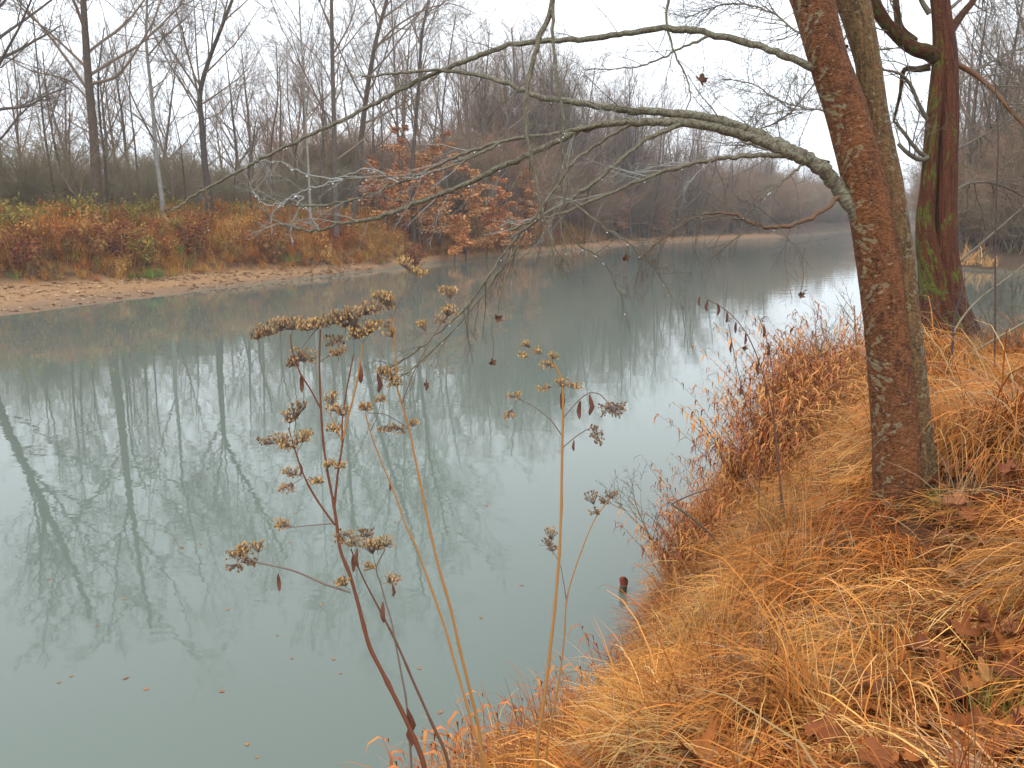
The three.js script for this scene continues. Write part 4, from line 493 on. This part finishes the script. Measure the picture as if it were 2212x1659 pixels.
{ // russet weeds with drooping narrow leaves along the waterside
  const r = rngOf(700);
  const kind = (seed, h, nl, n) => { const rr = rngOf(seed), bs = new MB(), bl = new MB(true); for (let s = 0; s < n; s++) { const az = rr() * 6.28, ln = 0.15 + 0.35 * rr(), H = h * (0.65 + 0.5 * rr()), P = [[(rr() - 0.5) * 0.12, -0.05, (rr() - 0.5) * 0.12]]; let d = norm([Math.cos(az) * ln, 1, Math.sin(az) * ln]); for (let k = 0; k < 6; k++) { P.push(add(P[k], mul(d, H / 6))); d = norm([d[0] + Math.cos(az) * 0.1, d[1] - 0.05 * k * 0.5, d[2] + Math.sin(az) * 0.1]); } bs.tube(P, (t) => 0.0026 * (1 - 0.75 * t), 4);
      for (let k = 0; k < nl; k++) { const t = 0.25 + 0.75 * (k + rr()) / nl, [p] = pathAt(P, t), a = rr() * 6.28, L = 0.05 + 0.07 * rr(), o = [Math.cos(a), 0, Math.sin(a)], p1 = add(p, mul(norm([o[0], 0.7, o[2]]), L * 0.2)), p2 = add(p1, mul(norm([o[0], -0.5, o[2]]), L * 0.4)), p3 = add(p2, mul(norm([o[0] * 0.3, -1, o[2] * 0.3]), L * 0.55)), v = 0.65 + 0.6 * rr(); bl.col = [v, v * (0.85 + 0.3 * rr()), v]; const W = 0.005 + 0.006 * rr(); bl.ribbon([p, p1, p2, p3], norm([-o[2], (rr() - 0.5), o[0]]), (q) => W * Math.sin(0.35 + q * 2.5)); } } return [bs.geo(), bl.geo()]; };
  const K = [kind(1, 0.75, 20, 6), kind(2, 0.6, 18, 7), kind(3, 0.9, 22, 5), kind(4, 0.42, 14, 7)], lm = [vmat(0.7, { color: lin(0.47, 0.17, 0.045) }), vmat(0.7, { color: lin(0.33, 0.1, 0.032) }), vmat(0.7, { color: lin(0.55, 0.24, 0.07) })], sm = mat([0.22, 0.1, 0.05], 0.7);
  const plant = (x, z, k, s, m, label, group) => { const g = thing('russet_weed', [x, elev(x, z), z]); g.rotation.y = r() * 6.28; g.scale.setScalar(s); mesh('stem', K[k][0], sm, g).userData.kind = 'stuff'; mesh('foliage', K[k][1], lm[m], g).userData.kind = 'stuff'; tag(g, label, 'weed', group); };
  for (let k = 0; k < 190; k++) { const t = r(), x = lerp(0.95, 3.3, Math.pow(t, 0.9)), z = lerp(-4.7, -8.2, t) + (r() - 0.5) * 0.3, s = sdist(NEAR, x, z); if (s < 0.12 || s > 1.1) { continue; } plant(x, z, Math.floor(r() * 3), (t < 0.25 ? 0.95 : 1.25) * (0.75 + 0.45 * r()), Math.floor(r() * 3), 'russet weed with drooping narrow leaves at the waterside left of the forked trunk', 'russet weeds at the waterside left of the forked trunk'); }
  for (let k = 0; k < 26; k++) { const x = lerp(1.0, 2.2, r()), z = lerp(-3.9, -6.2, r()), s = sdist(NEAR, x, z); if (s < 0.7) continue; plant(x, z, 1 + Math.floor(r() * 2), 0.55 + 0.25 * r(), Math.floor(r() * 3), 'short russet weed growing through the straw beside the forked trunk', 'short russet weeds beside the forked trunk'); }
  for (let k = 0; k < 40; k++) { const t = r(), x = lerp(-0.45, 0.55, t) + (r() - 0.5) * 0.15, z = lerp(-1.95, -3.7, t) + (r() - 0.5) * 0.2, s = sdist(NEAR, x, z); if (s < 0.1 || s > 0.75) continue; plant(x, z, 3, 0.7 + 0.4 * r(), k % 2, 'low dark russet weed at the water edge under the tall dead stalks', 'low russet weeds below the tall dead stalks'); }
}
// ---------------------------------------------------------------- tall dead weeds in front
const WM = { red: mat([0.15, 0.05, 0.024], 0.6), gold: mat([0.34, 0.165, 0.05], 0.6), dark: mat([0.13, 0.065, 0.04], 0.6), grey: mat([0.17, 0.125, 0.1], 0.7) };
const seedM = [vmat(0.85, { color: lin(0.42, 0.27, 0.14) }), vmat(0.85, { color: lin(0.5, 0.31, 0.13) }), vmat(0.85, { color: lin(0.28, 0.175, 0.105) })];
const dryLeafM = mat([0.14, 0.06, 0.038], 0.7);
function tallWeed(label, D, stems, clusters, leaves, seed) {
  const r = rngOf(seed), first = stems[0][0], b0 = at(first[0][0], first[0][1], D), root = [b0[0] + 0.02, 0, b0[2] + 0.02]; root[1] = elev(root[0], root[2]) - 0.05;
  const g = thing('dead_weed_stalk', root), rel = (q) => sub(q, root); tag(g, label, 'dead weed', 'tall dead weeds at the water edge');
  const W = new Map();
  stems.forEach(([list, w0, w1, m, own], k) => {
    let pts = list.map(([x, y, dd]) => rel(at(x, y, D + (dd || 0)))); if (own !== false && (k === 0 || own)) { const f = pts[0], q = add(f, root), gy = elev(q[0] + 0.015, q[2] + 0.02) - 0.04 - root[1]; pts = [[f[0] + 0.03, gy, f[2] + 0.03], mix3([f[0] + 0.03, gy, f[2] + 0.03], f, 0.55), ...pts]; }
    const P = spline(pts, pts.length * 5), rad = (t) => lerp(pxw(w0, D), pxw(w1, D), t), b = new MB(); b.tube(P, rad, 7, { bump: (a, l) => 0.22 * N3(Math.cos(a), l * 22, Math.sin(a) + k) + 0.25 * Math.pow(Math.max(0, Math.sin(l * 55 + k)), 8) }); mesh('stalk', b.geo(), WM[m], g);
  });
  for (const [x, y, R, m, ax, ay] of clusters) {           // flat topped seed heads; each on its own thin stalklets from ax, ay
    const c = rel(at(x, y, D + (r() - 0.5) * 0.03)), o = rel(at(ax ?? x + (r() - 0.5) * 6, ay ?? y + R * 1.6, D)), rr = pxw(R * 3, D), bs = new MB(), bh = new MB(true), n = Math.round(9 + R * R * 0.14);
    const hub = mix3(o, c, 0.55); bs.tube([o, mix3(o, hub, 0.5), hub], () => 0.0007, 3);
    for (let k = 0; k < n; k++) { const a = r() * 6.28, q = Math.sqrt(r()) * rr, p = add(c, [Math.cos(a) * q, (r() - 0.45) * rr * 1.0, Math.sin(a) * q * 0.8]); bs.tube([hub, mix3(hub, p, 0.6), p], () => 0.0005, 3);
      const v = 0.55 + 0.75 * r(), s = 0.0014 + 0.001 * r(); bh.col = [v, v * (0.9 + 0.15 * r()), v * 0.9];
      const up = norm([(r() - 0.5) * 0.9, 0.8, (r() - 0.5) * 0.9]); bh.tube([add(p, mul(up, -s * 0.8)), p, add(p, mul(up, s * 0.9)), add(p, mul(up, s * 1.7))], [s * 0.3, s * 0.85, s * 1.05, s * 0.35], 5, { cap: true });
      for (let f = 0; f < 3; f++) { const e = norm(add(up, mul(anyDir(r), 0.7))); bh.tube([add(p, mul(up, s)), add(p, mul(e, s * 2.9))], [s * 0.25, 0], 3); } }
    const sh = mesh('seed_head', bh.geo(), seedM[m ?? 0], g); sh.userData.kind = 'stuff'; mesh('stalklet', bs.geo(), WM.grey, sh).userData.kind = 'stuff';
  }
  for (const [x, y, L] of leaves) { const p = rel(at(x, y, D)), b = new MB(), a = r() * 6.28, l = L / F * D, o = [Math.cos(a) * 0.25, 0, Math.sin(a) * 0.25]; b.ribbon([p, add(p, mul(norm([o[0], -1, o[2]]), l * 0.3)), add(p, mul(norm([o[0], -1, o[2]]), l * 0.6)), add(p, [o[0] * l * 0.2, -l * 0.85, o[2] * l * 0.2]), add(p, [o[0] * l * 0.1, -l, 0])], norm([1, (r() - 0.5) * 0.3, (r() - 0.5) * 0.6]), (t) => l * 0.24 * Math.sin(0.25 + t * 2.8)); mesh('withered_leaf', b.geo(), dryLeafM, g); }
  return g;
}
tallWeed('thick red brown dead stalk forking upward into wide flat seed heads', 1.5,
  [[[[917, 1659], [905, 1620], [880, 1562], [850, 1500], [825, 1450], [800, 1400], [785, 1350], [770, 1290], [755, 1240], [736, 1190], [727, 1130], [721, 1090], [706, 1012], [698, 953], [692, 856], [690, 777], [692, 712]], 12, 3.5, 'red'], [[[722, 1092], [730, 1020], [740, 953], [739, 914], [750, 836], [764, 765]], 5.5, 2.5, 'red', false], [[[741, 948], [752, 900], [764, 856], [776, 797], [784, 740]], 5, 3, 'gold', false], [[[724, 1135], [686, 1082], [658, 1031], [635, 965], [623, 924]], 5, 2.5, 'red', false], [[[694, 885], [670, 840], [647, 803], [631, 754], [627, 722]], 4, 2.5, 'red', false], [[[757, 1280], [703, 1262], [635, 1233], [590, 1222], [552, 1213], [530, 1200]], 5, 3, 'grey', false], [[[742, 960], [715, 900], [700, 880]], 3, 2, 'gold', false], [[[693, 700], [660, 740], [640, 770]], 2.5, 2, 'grey', false], [[[692, 780], [720, 760], [740, 735]], 2.5, 2, 'grey', false], [[[728, 1130], [670, 1135], [620, 1140]], 2.5, 2, 'grey', false], [[[700, 1040], [685, 1040], [660, 1035]], 2.5, 2, 'grey', false]],
  [[556, 724, 13, 2], [580, 712, 18], [606, 702, 18], [634, 700, 18], [664, 703, 16, 1], [690, 700, 15, 0, 692, 715], [715, 690, 15], [738, 683, 16], [764, 676, 16, 0, 764, 765], [790, 668, 17], [812, 664, 12, 2], [748, 696, 16, 1], [766, 722, 16, 1, 784, 742], [784, 714, 17, 1, 784, 742], [806, 706, 15, 1, 784, 742], [724, 738, 15, 2, 740, 735], [730, 760, 13], [655, 770, 20, 0, 640, 790], [630, 785, 12, 2, 640, 795], [642, 880, 14, 2, 635, 940], [627, 902, 14, 0, 625, 930], [604, 950, 15, 0, 630, 960], [571, 953, 11, 2, 620, 965], [622, 962, 14, 1, 632, 965], [650, 945, 14, 0, 637, 970], [664, 938, 12, 1, 640, 980], [717, 856, 11, 1, 715, 900], [720, 882, 11, 1, 712, 895], [740, 887, 12, 0, 739, 914], [720, 925, 12, 1, 735, 945], [627, 1022, 14, 0, 655, 1030], [616, 1055, 13, 0, 655, 1032], [682, 1040, 12, 1, 695, 1045], [608, 1132, 14, 1, 640, 1138], [512, 1200, 16, 0, 535, 1202], [526, 1188, 15, 1, 540, 1206], [505, 1228, 12, 2, 530, 1205], [559, 1178, 11, 0, 556, 1213], [540, 1216, 11, 2, 556, 1215], [739, 1258, 13, 1, 755, 1275], [745, 1160, 16, 0, 730, 1150], [710, 1003, 11, 1, 706, 1020], [736, 1006, 10, 1, 730, 1018]],
  [[601, 1240, 42], [777, 782, 48], [650, 810, 40], [827, 1300, 50], [772, 1185, 44], [880, 1530, 70], [890, 1560, 60], [648, 1000, 30]], 801);
tallWeed('thin dark dead stem leaning beside the thick red brown stalk', 1.56,
  [[[[966, 1640], [931, 1558], [897, 1482], [855, 1385], [813, 1304], [779, 1237], [758, 1186]], 8, 3, 'dark'], [[[878, 1520], [866, 1450], [855, 1393], [845, 1340], [834, 1304], [822, 1260], [813, 1228], [832, 1186]], 5, 2.5, 'grey', true]],
  [[760, 1170, 14], [792, 1152, 12, 2], [800, 1175, 14, 1, 812, 1225], [834, 1173, 14, 1, 830, 1190], [815, 1180, 12], [800, 1224, 11, 1, 813, 1230], [847, 1253, 13, 0, 826, 1262]], [[848, 1262, 30], [762, 1200, 40]], 802);
tallWeed('slim golden dead stalk with small seed heads near its tip', 1.62,
  [[[[1041, 1632], [1033, 1567], [1016, 1495], [995, 1410], [974, 1317], [952, 1241], [930, 1152], [916, 1082], [901, 1012], [885, 934], [869, 875], [858, 836], [854, 758], [850, 684]], 8, 3, 'gold'], [[[846, 690], [866, 640], [885, 602]], 3, 1.8, 'grey', false], [[[869, 871], [897, 797], [951, 702], [968, 680]], 3, 2, 'grey', false], [[[884, 925], [830, 895], [795, 892]], 2.2, 1.6, 'grey', false]],
  [[875, 566, 12, 1, 885, 602], [892, 582, 13, 1, 885, 602], [910, 590, 11, 1, 886, 603], [820, 640, 13, 1, 846, 685], [838, 642, 12, 1, 847, 686], [842, 662, 10], [842, 716, 11, 1, 853, 745], [832, 700, 10], [971, 672, 14, 1, 960, 695], [955, 692, 12, 0, 950, 705], [974, 630, 12, 1, 968, 665], [958, 626, 9], [912, 699, 10, 1, 930, 740], [838, 809, 15, 1, 858, 838], [826, 800, 11, 1], [852, 826, 13, 1, 860, 840], [858, 926, 13, 0, 880, 925], [830, 930, 10, 0, 845, 905], [897, 914, 8, 1, 885, 930], [791, 879, 9, 1, 795, 893]],
  [[815, 805, 46], [920, 820, 26]], 803);
tallWeed('second slim stalk rising parallel beside the golden one', 1.58,
  [[[[1046, 1645], [1024, 1579], [1003, 1503], [982, 1431], [961, 1355], [931, 1270], [897, 1177], [881, 1145], [854, 1070], [823, 996], [799, 930], [789, 893]], 7, 2.4, 'gold'], [[[800, 932], [815, 900], [822, 870]], 2, 1.5, 'grey', false]],
  [[790, 880, 11, 1, 789, 893], [822, 862, 9, 1, 822, 872]], [[842, 1040, 22]], 804);
tallWeed('straw coloured stalk standing apart with a nodding seed head on an arched stem', 1.75,
  [[[[1160, 1622], [1168, 1558], [1179, 1482], [1189, 1397], [1198, 1317], [1206, 1224], [1212, 1112], [1214, 981], [1216, 895], [1214, 828], [1205, 800], [1192, 780]], 9, 4, 'gold'], [[[1213, 940], [1190, 908], [1151, 877], [1118, 860]], 2.6, 1.8, 'grey', false], [[[1217, 902], [1251, 864], [1273, 849], [1294, 851], [1316, 873]], 3, 2, 'grey', false], [[[1214, 968], [1251, 938], [1277, 925], [1290, 930]], 2.5, 1.8, 'grey', false]],
  [[1182, 790, 12, 1, 1195, 785], [1195, 769, 10, 1, 1194, 782], [1158, 757, 8, 1, 1190, 780], [1134, 743, 7, 1, 1160, 762], [1129, 768, 8, 1, 1150, 775], [1216, 826, 12, 1], [1173, 838, 10, 1, 1213, 835], [1245, 834, 9, 1, 1215, 835], [1112, 856, 11, 1, 1120, 862], [1099, 899, 10, 1, 1116, 866], [1320, 888, 20, 2, 1312, 868], [1336, 880, 12, 2, 1312, 868], [1290, 940, 11, 2, 1288, 930], [1282, 925, 8, 2], [1294, 955, 9, 2, 1290, 935]],
  [[1253, 866, 42], [1273, 852, 48], [1240, 950, 26], [1215, 840, 50]], 805);
tallWeed('thin forked grey stem with tiny seed heads beside the straw coloured stalk', 1.8,
  [[[[1181, 1622], [1206, 1482], [1219, 1376], [1225, 1291], [1253, 1198], [1287, 1118], [1312, 1084]], 5, 2, 'gold'], [[[1224, 1300], [1216, 1250], [1210, 1220], [1194, 1190]], 2.4, 1.6, 'grey', false]],
  [[1277, 1072, 11, 2, 1290, 1112], [1322, 1070, 11, 2, 1312, 1085], [1306, 1082, 9, 2], [1286, 1105, 10, 2, 1290, 1112], [1189, 1148, 11, 0, 1192, 1188], [1181, 1172, 11, 2, 1192, 1188], [1192, 1185, 9, 2]], [], 806);
tallWeed('arched dark seed stalk leaning over the water from the russet weeds', 4.6,
  [[[[1685, 1046], [1676, 960], [1668, 886], [1660, 850], [1633, 764], [1607, 712], [1572, 673], [1529, 647]], 3.6, 1.6, 'dark'], [[[1640, 960], [1611, 868], [1590, 786], [1574, 700]], 2.6, 1.5, 'dark', true], [[[1672, 900], [1668, 799], [1655, 730], [1638, 682]], 2.6, 1.5, 'dark', false]],
  [[1575, 690, 8, 2], [1600, 712, 7, 2], [1660, 745, 7, 2], [1648, 690, 7, 2]], [[1529, 648, 26], [1550, 655, 28], [1570, 672, 26], [1590, 695, 26], [1610, 720, 26], [1640, 780, 30], [1655, 830, 30], [1580, 740, 24], [1600, 830, 26], [1650, 700, 30], [1660, 740, 30], [1512, 640, 22]], 807);
{ // small things: leaves caught on twigs, a snag in the water, brush at the right, drops
  const r = rngOf(900);
  const hang = (px, py, D, s, label) => { const p = at(px, py, D), g = thing('hanging_leaf', p), b = new MB(); b.tube([[0, 0, 0], [0.004, 0.03, 0], [0.006, 0.075, 0.004], [-0.006, 0.13, 0.0], [0.004, 0.19, 0.005]], () => 0.0013, 4); mesh('leaf_stalk', b.geo(), M1.twig, g); const l = mesh('leaf_blade', leafGeo[4], mat([0.13, 0.065, 0.04], 0.8), g); l.scale.setScalar(s); l.rotation.set(1.3, r() * 3, 0.5); l.position.y = -s * 0.3; tag(g, label, 'leaf', 'dead leaves caught on twigs'); };
  hang(1517, 165, 3.7, 0.075, 'crumpled brown leaf hanging alone against the sky'); hang(1075, 682, 3.6, 0.05, 'curled leaf dangling below the drooping branch over the water'); hang(1352, 552, 3.5, 0.045, 'small ochre leaf hanging from a twig above the far sandbar'); hang(1064, 778, 3.65, 0.045, 'narrow brown leaf at the tip of a drooping twig'); hang(1608, 748, 4.4, 0.04, 'tiny dark leaf beside the arched seed stalks'); hang(1730, 632, 3.5, 0.04, 'small leaf hanging over the bright water by the forked trunk'); hang(920, 828, 3.6, 0.035, 'reddish leaf at the end of the lowest drooping branch');
  const d = ray(1345, 1278), t = -EYE / d[1], g = thing('snag_stub', [d[0] * t, 0, d[2] * t]), b = new MB(), b2 = new MB(); b.tube([[0.0, -0.25, 0], [0.0, 0, 0], [0.004, 0.03, 0], [0.008, 0.055, 0.0]], [0.03, 0.028, 0.026, 0.025], 10, { bump: (a, l) => 0.18 * N3(Math.cos(a) * 2, l * 12, Math.sin(a) * 2) }); b2.tube([[0.008, 0.055, 0], [0.006, 0.075, 0.002], [0.0, 0.1, 0.004], [0.004, 0.112, 0.006]], [0.027, 0.03, 0.027, 0.012], 10, { bump: (a, l) => 0.2 * N3(Math.cos(a) * 2 + 4, l * 14, Math.sin(a) * 2), cap: true }); mesh('stub', b.geo(), mat([0.09, 0.085, 0.04], 0.8), g); mesh('broken_top', b2.geo(), mat([0.26, 0.06, 0.035], 0.7), g); tag(g, 'short red topped wooden stub sticking out of the water', 'stub');
  // bits afloat
  for (const [px, py] of [[533, 1607], [210, 1352], [265, 1295], [478, 1495], [735, 1455], [1040, 1335], [1128, 1265], [1273, 1062], [155, 1460], [555, 1637], ...Array.from({ length: 22 }, () => [60 + Math.floor(r() * 1150), 1000 + Math.floor(r() * 640)])]) { const q = ray(px, py), tt = -EYE / q[1], m = mesh('floating_bit', leafGeo[px % 6], LEAFM[px % 2 ? 'tan' : 'pink']); m.position.set(q[0] * tt, 0.003, q[2] * tt); m.scale.set(0.026 + (px % 5) * 0.006, 0.006, 0.02 + (px % 3) * 0.006); m.rotation.y = px; tag(m, 'tiny pale leaf scrap floating on the river', 'leaf scrap', 'leaf scraps afloat'); }
  // thin stems and fallen branches beside the mossy tree
  const stick = (name, label, list, D, w0, w1, mtl, tw, group, down) => { const pts = list.map(([x, y, dd]) => at(x, y, D + (dd || 0))); if (down) { const f = pts[0]; pts.unshift([f[0], elev(f[0], f[2]) - 0.05, f[2]]); } const o = pts[0], P = spline(pts.map((q) => sub(q, o)), pts.length * 4), g2 = thing(name, o), bb = new MB(), rad = (s) => lerp(pxw(w0, D), pxw(w1, D), s); bb.tube(P, rad, 6, { bump: (a, l) => 0.2 * N3(Math.cos(a), l * 10, Math.sin(a)) }); const m = mesh('stem', bb.geo(), mtl, g2); if (tw) { let l = 0; for (let k = 1; k < P.length; k++) l += len3(sub(P[k], P[k - 1])); const bt = new MB(); sprout(bt, P, (s) => Math.min(0.006, rad(s)), 0, l, r, { ...TWU, n: [tw, 4, 3, 0], ratio: [0.5 / Math.max(0.6, l), 0.5, 0.5], rmin: 0.0016 }); mesh('twig', bt.geo(), M1.twig, g2).userData.kind = 'stuff'; } tag(g2, label, name.includes('sapling') ? 'sapling' : name.includes('brush') ? 'brush' : 'branch', group); };
  const grey = mat([0.22, 0.18, 0.12], 0.85), dk = mat([0.07, 0.045, 0.045], 0.8), brush = 'thin stems right of the forked trunk';
  stick('bare_sapling', 'thin dark upright stem right of the mossy tree', [[2146, 900], [2148, 800], [2150, 700], [2150, 560], [2152, 430], [2156, 300], [2150, 180]], 6.2, 5, 2.5, dk, 6, brush, true);
  stick('bare_sapling', 'short dark stem in front of the mossy tree base', [[2053, 800], [2058, 740], [2060, 700], [2072, 650], [2085, 600]], 6.4, 8, 3, dk, 3, brush, true);
  stick('fallen_branch', 'bleached fallen branch slanting up past the mossy tree base', [[1990, 850], [2050, 795, 0.1], [2120, 750, 0.2], [2180, 715, 0.4], [2260, 670, 0.6]], 6.6, 6.5, 4, grey, 10, 'fallen branches by the mossy tree', false);
  stick('fallen_branch', 'thin pale branch crossing the bleached one', [[2040, 760], [2070, 700, 0.1], [2110, 650, 0.3], [2190, 590, 0.6], [2250, 540, 0.8]], 7, 4.5, 2.5, grey, 10, 'fallen branches by the mossy tree', false);
  stick('fallen_branch', 'low grey twiggy branch lying along the bank top', [[2000, 840], [2080, 815, 0.1], [2160, 770, 0.2], [2250, 730, 0.3]], 6.9, 6, 3, grey, 8, 'fallen branches by the mossy tree', false);
  stick('bare_sapling', 'brown stem slanting across the inlet beyond the mossy tree', [[2000, 640], [2080, 560, 0.5], [2150, 500, 1], [2230, 430, 1.4]], 9, 6, 4, M1.twig, 6, brush, false);
  stick('bare_sapling', 'spindly stem rising from the straw at the trunk side', [[1700, 1180], [1690, 1080], [1680, 980], [1672, 900]], 4.3, 3, 2, M1.twigRed, 2, brush, true);
  stick('bent_twig', 'bent bare twig poking out over the water from the russet weeds', [[1560, 1190], [1508, 1130], [1475, 1105], [1456, 1093], [1452, 1089], [1462, 1083], [1495, 1068], [1535, 1055]], 4.8, 5, 3, M1.twig, 0, null, true);
  stick('water_brush', 'grey bare brush standing at the water edge beside the forked trunk', [[1880, 900], [1860, 820], [1850, 740], [1845, 660]], 7.4, 7, 3, grey, 16, null, true);
  stick('water_brush', 'low pale brush at the waterside left of the forked trunk', [[1850, 900], [1800, 820], [1770, 760], [1760, 720]], 7.2, 5, 2, grey, 14, null, true);
  stick('low_brush', 'tangled bare brush hiding the mossy tree base on its river side', [[2000, 800], [1990, 750], [1985, 700], [1975, 650]], 7.6, 5, 2, grey, 22, null, true);
  stick('low_brush', 'tangled grey brush between the mossy tree and the thin dark sapling', [[2110, 800], [2120, 750], [2135, 700], [2150, 640]], 7.4, 5, 2, grey, 24, null, true);
  stick('low_brush', 'bare brush at the end of the near bank beyond the thin dark sapling', [[2190, 800], [2195, 730], [2185, 660], [2190, 580]], 7.2, 5, 2, M1.twig, 24, null, true);
  stick('water_twigs', 'fine grey twigs dipping into the water below the russet weeds', [[1470, 1260], [1420, 1190], [1390, 1130], [1370, 1080]], 5.2, 4, 2, grey, 10, null, false);
  const dm = new THREE.MeshPhysicalMaterial({ color: 0xffffff, roughness: 0.02, transmission: 1, ior: 1.33, thickness: 0.004 });
  tag(instanced('water_drops', new THREE.IcosahedronGeometry(0.0032, 1), dm, drops.map((p) => [p[0], p[1], p[2], 0, 0.7 + 0.7 * r(), null, 0, 0, 1.25])), 'clear water drops hanging below the limbs of the forked tree', 'water drops', null, 'stuff');
}
renderer.render(scene, camera);
